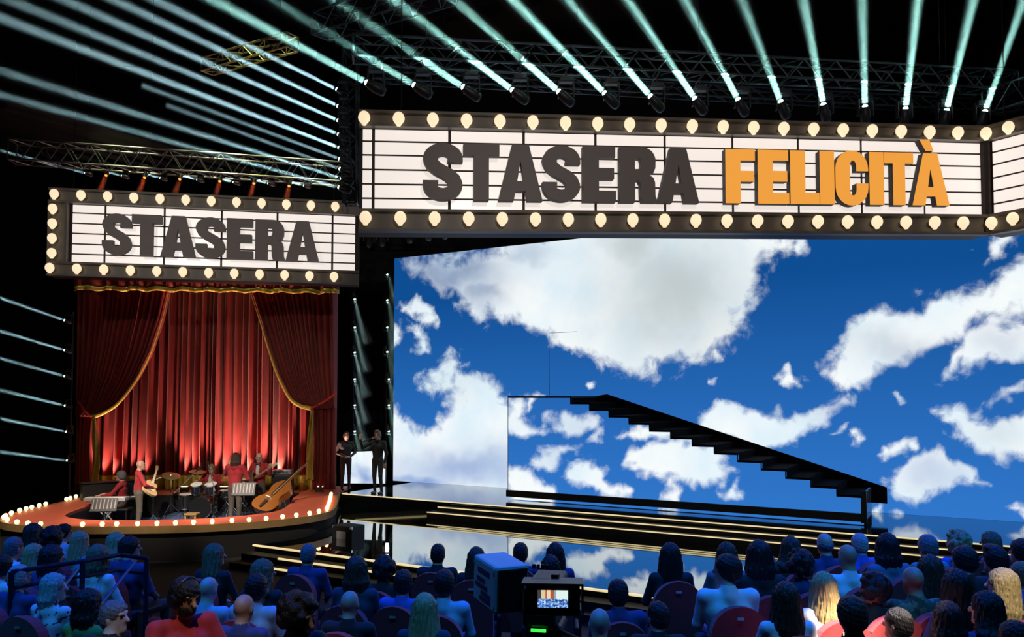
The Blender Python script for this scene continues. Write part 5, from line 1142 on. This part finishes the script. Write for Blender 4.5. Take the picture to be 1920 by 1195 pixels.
# ---------------------------------------------------------------- television camera
GB = M('camera_grey', (.52, .54, .56), .5, var=.12, scale=9)
cp_ = PY(965, 1195, 5.35); tc_ = thing('television_camera', 'large grey television camera with lit viewfinder in the stalls', 'camera', (cp_.x, 5.5, ZL + .001), R(-12))
def tb(nm, c, d, mat, rot=None, bev=.01, par=None): 
    o = MB().box((0, 0, 0), d, bev=bev).build(nm, mat, par or tc_); o.location = c
    if rot: o.rotation_euler = rot
    return o
zc = PY(930, 1120, 5.4).z - ZL; lx = PY(932, 1120, 5.4).x - cp_.x
lens_ = tb('lens_housing', (lx - .05, .30, zc), (.26, .42, .33), GB, (R(3), 0, R(36)), .02)
M2 = M('stencil_navy', (.02, .03, .09), .6)
MB().box((0, -.213, 0), (.22, .008, .29)).build('rear_dark_sheet', BLACK, lens_)  # black sheet added to make the rear face dark
for (y_, z_, l_, h_) in ((.0, .085, .22, .035), (.05, .02, .16, .03), (.04, -.025, .22, .03), (-.04, -.07, .18, .03), (-.03, -.11, .2, .028)): MB().box((-.1315, y_, z_), (.004, l_, h_)).build('stencil_bar', M2, lens_)
for (y_, z_) in ((-.18, .12), (-.18, -.12), (.18, .12)): MB().cyl((-.13, y_, z_), (-.137, y_, z_), .012, n=8).build('screw', CHROME, lens_)
vx = PY(1058, 1120, 5.1).x - cp_.x; zv = PY(1042, 1125, 5.1).z - ZL
vfi = tb('viewfinder', (vx, -.30, zv), (.34, .16, .20), BLACK, (R(-6), 0, R(8)), .015)
m_ = MB().prism([(-.19, .10), (.19, .10), (.19, .115), (-.19, .115)], -.22, .10, ux=Vector((1, 0, 0)), uy=Vector((0, 0, 1)), un=Vector((0, 1, 0))); m_.build('sun_hood', DARK, vfi)
for sx in (-1, 1): MB().box((sx * .185, -.12, .02), (.012, .18, .17)).build('hood_side', BLACK, vfi)
def screen_mat():
    m = bpy.data.materials.new('viewfinder_picture'); m.use_nodes = True; nt = m.node_tree; b = nt.nodes['Principled BSDF']; tc = nt.nodes.new('ShaderNodeTexCoord'); sx = nt.nodes.new('ShaderNodeSeparateXYZ'); nt.links.new(tc.outputs['Object'], sx.inputs[0])
    nz = nt.nodes.new('ShaderNodeTexNoise'); nz.inputs['Scale'].default_value = 70; nt.links.new(tc.outputs['Object'], nz.inputs[0])
    def ramp(src, els):
        r_ = nt.nodes.new('ShaderNodeValToRGB'); r_.color_ramp.interpolation = 'CONSTANT'
        while len(r_.color_ramp.elements) < len(els): r_.color_ramp.elements.new(.5)
        for e, (p_, c_) in zip(r_.color_ramp.elements, els): e.position = p_; e.color = (*c_, 1)
        nt.links.new(src, r_.inputs[0]); return r_.outputs[0]
    mr = nt.nodes.new('ShaderNodeMapRange'); nt.links.new(sx.outputs[0], mr.inputs[0]); mr.inputs[1].default_value = -.09; mr.inputs[2].default_value = .09
    up_ = ramp(mr.outputs[0], [(0, (.05, .05, .06)), (.1, (.75, .6, .35)), (.24, (.5, .12, .06)), (.3, (.8, .7, .45)), (.42, (.45, .10, .05)), (.55, (.3, .4, .5)), (.62, (.75, .9, .85))])
    lo_ = ramp(nz.outputs[0], [(0, (.03, .06, .2)), (.45, (.12, .3, .75)), (.58, (.6, .8, .95))])
    mx = nt.nodes.new('ShaderNodeMix'); mx.data_type = 'RGBA'; gt = nt.nodes.new('ShaderNodeMath'); gt.operation = 'GREATER_THAN'; nt.links.new(sx.outputs[2], gt.inputs[0]); gt.inputs[1].default_value = .005
    nt.links.new(gt.outputs[0], mx.inputs[0]); nt.links.new(lo_, mx.inputs[6]); nt.links.new(up_, mx.inputs[7]); nt.links.new(mx.outputs[2], b.inputs['Emission Color']); b.inputs['Emission Strength'].default_value = 1.0; b.inputs['Base Color'].default_value = (.01, .01, .01, 1)
    m.cycles.emission_sampling = 'NONE'; return m
MB().box((0, -.083, .005), (.19, .006, .105)).build('viewfinder_screen', screen_mat(), vfi)
tb('camera_body', (vx * .6, .18, zv - .12), (.22, .60, .26), DARK, None, .02); tb('pan_head', (vx * .6, .18, zv - .36), (.26, .30, .18), DARK, None, .03)
MB().cyl((vx * .6, .18, .10), (vx * .6, .18, zv - .42), .09, n=18).build('pedestal_column', DARK, tc_)
for a in range(3): rod('pedestal_leg', (vx * .6, .18, .25), (vx * .6 + .45 * math.cos(a * 2.094), .18 + .45 * math.sin(a * 2.094), .03), .035, DARK, tc_, 8)
rod('pan_bar', (vx * .6 + .1, .05, zv - .30), (vx * .6 + .34, -.45, zv - .22), .014, DARK, tc_, 8); rod('support_arm', (lx + .16, .15, zc + .02), (vx * .6 - .10, .05, zv - .30), .018, GREY, tc_, 8)
MB().box((vx * .6, -.13, zv - .26), (.10, .012, .02)).build('status_display', M('green_leds', (.02, .2, .02), .4, emit=(.05, 1, .08), es=1.2), tc_)
for k in range(4): MB().cyl((vx - .16 + .03 * k, -.10, zv + .135), (vx - .16 + .03 * k, -.10, zv + .165), .012, n=8).build('knob', BLACK, tc_)
MB().box((vx, -.20, zv + .115), (.05, .05, .03)).build('hood_mount', DARK, tc_)
# ---------------------------------------------------------------- hand rail at the left of the stalls
BR = M('rail_blue_black', (.02, .024, .05), .35, .4)
hr = thing('hand_rail', 'dark metal hand rail with posts across the lower left stalls', 'railing', (PY(155, 1060, 8.5).x, 8.5, ZL))
W = lambda px, py, Y: PY(px, py, Y) - MW[hr.name].translation
pts = [(22, 1073, 7.95), (155, 1053, 8.5), (223, 1041, 8.9), (275, 1047, 9.1)]
for a, b in zip(pts[:-1], pts[1:]): rod('top_rail', W(*a), W(*b), .024, BR, hr, 8); rod('mid_rail', W(a[0], a[1] + 30, a[2]), W(b[0], b[1] + 28, b[2]), .018, BR, hr, 8)
for x_, y_, Y_ in (pts[0], pts[1], pts[3]): q = W(x_, y_, Y_); rod('post', (q.x, q.y, .001), q, .028, BR, hr, 8)
for a, b in (((57, 1178, 7.4), (145, 1068, 8.3)), ((160, 1172, 7.9), (255, 1052, 8.8))): rod('brace', W(*a), W(*b), .016, M('rail_grey', (.12, .13, .16), .35, .5), hr, 8)
# made-up glowing bar standing in for a white glint at the mirror floor
p = PZ(724, 1039, ZG); t = thing('made_up_light_bar', 'made-up white light bar for a bright glint on the mirror floor edge', 'lamp', (p.x, p.y + .1, ZG + .001)); MB().box((0, 0, .10), (.06, .04, .18), bev=.008).build('light_tube', M('added_white_glow', (1, 1, 1), .3, emit=(.85, .95, 1), es=2.5, sample=False), t); MB().box((0, 0, .008), (.10, .08, .014)).build('base', BLACK, t)
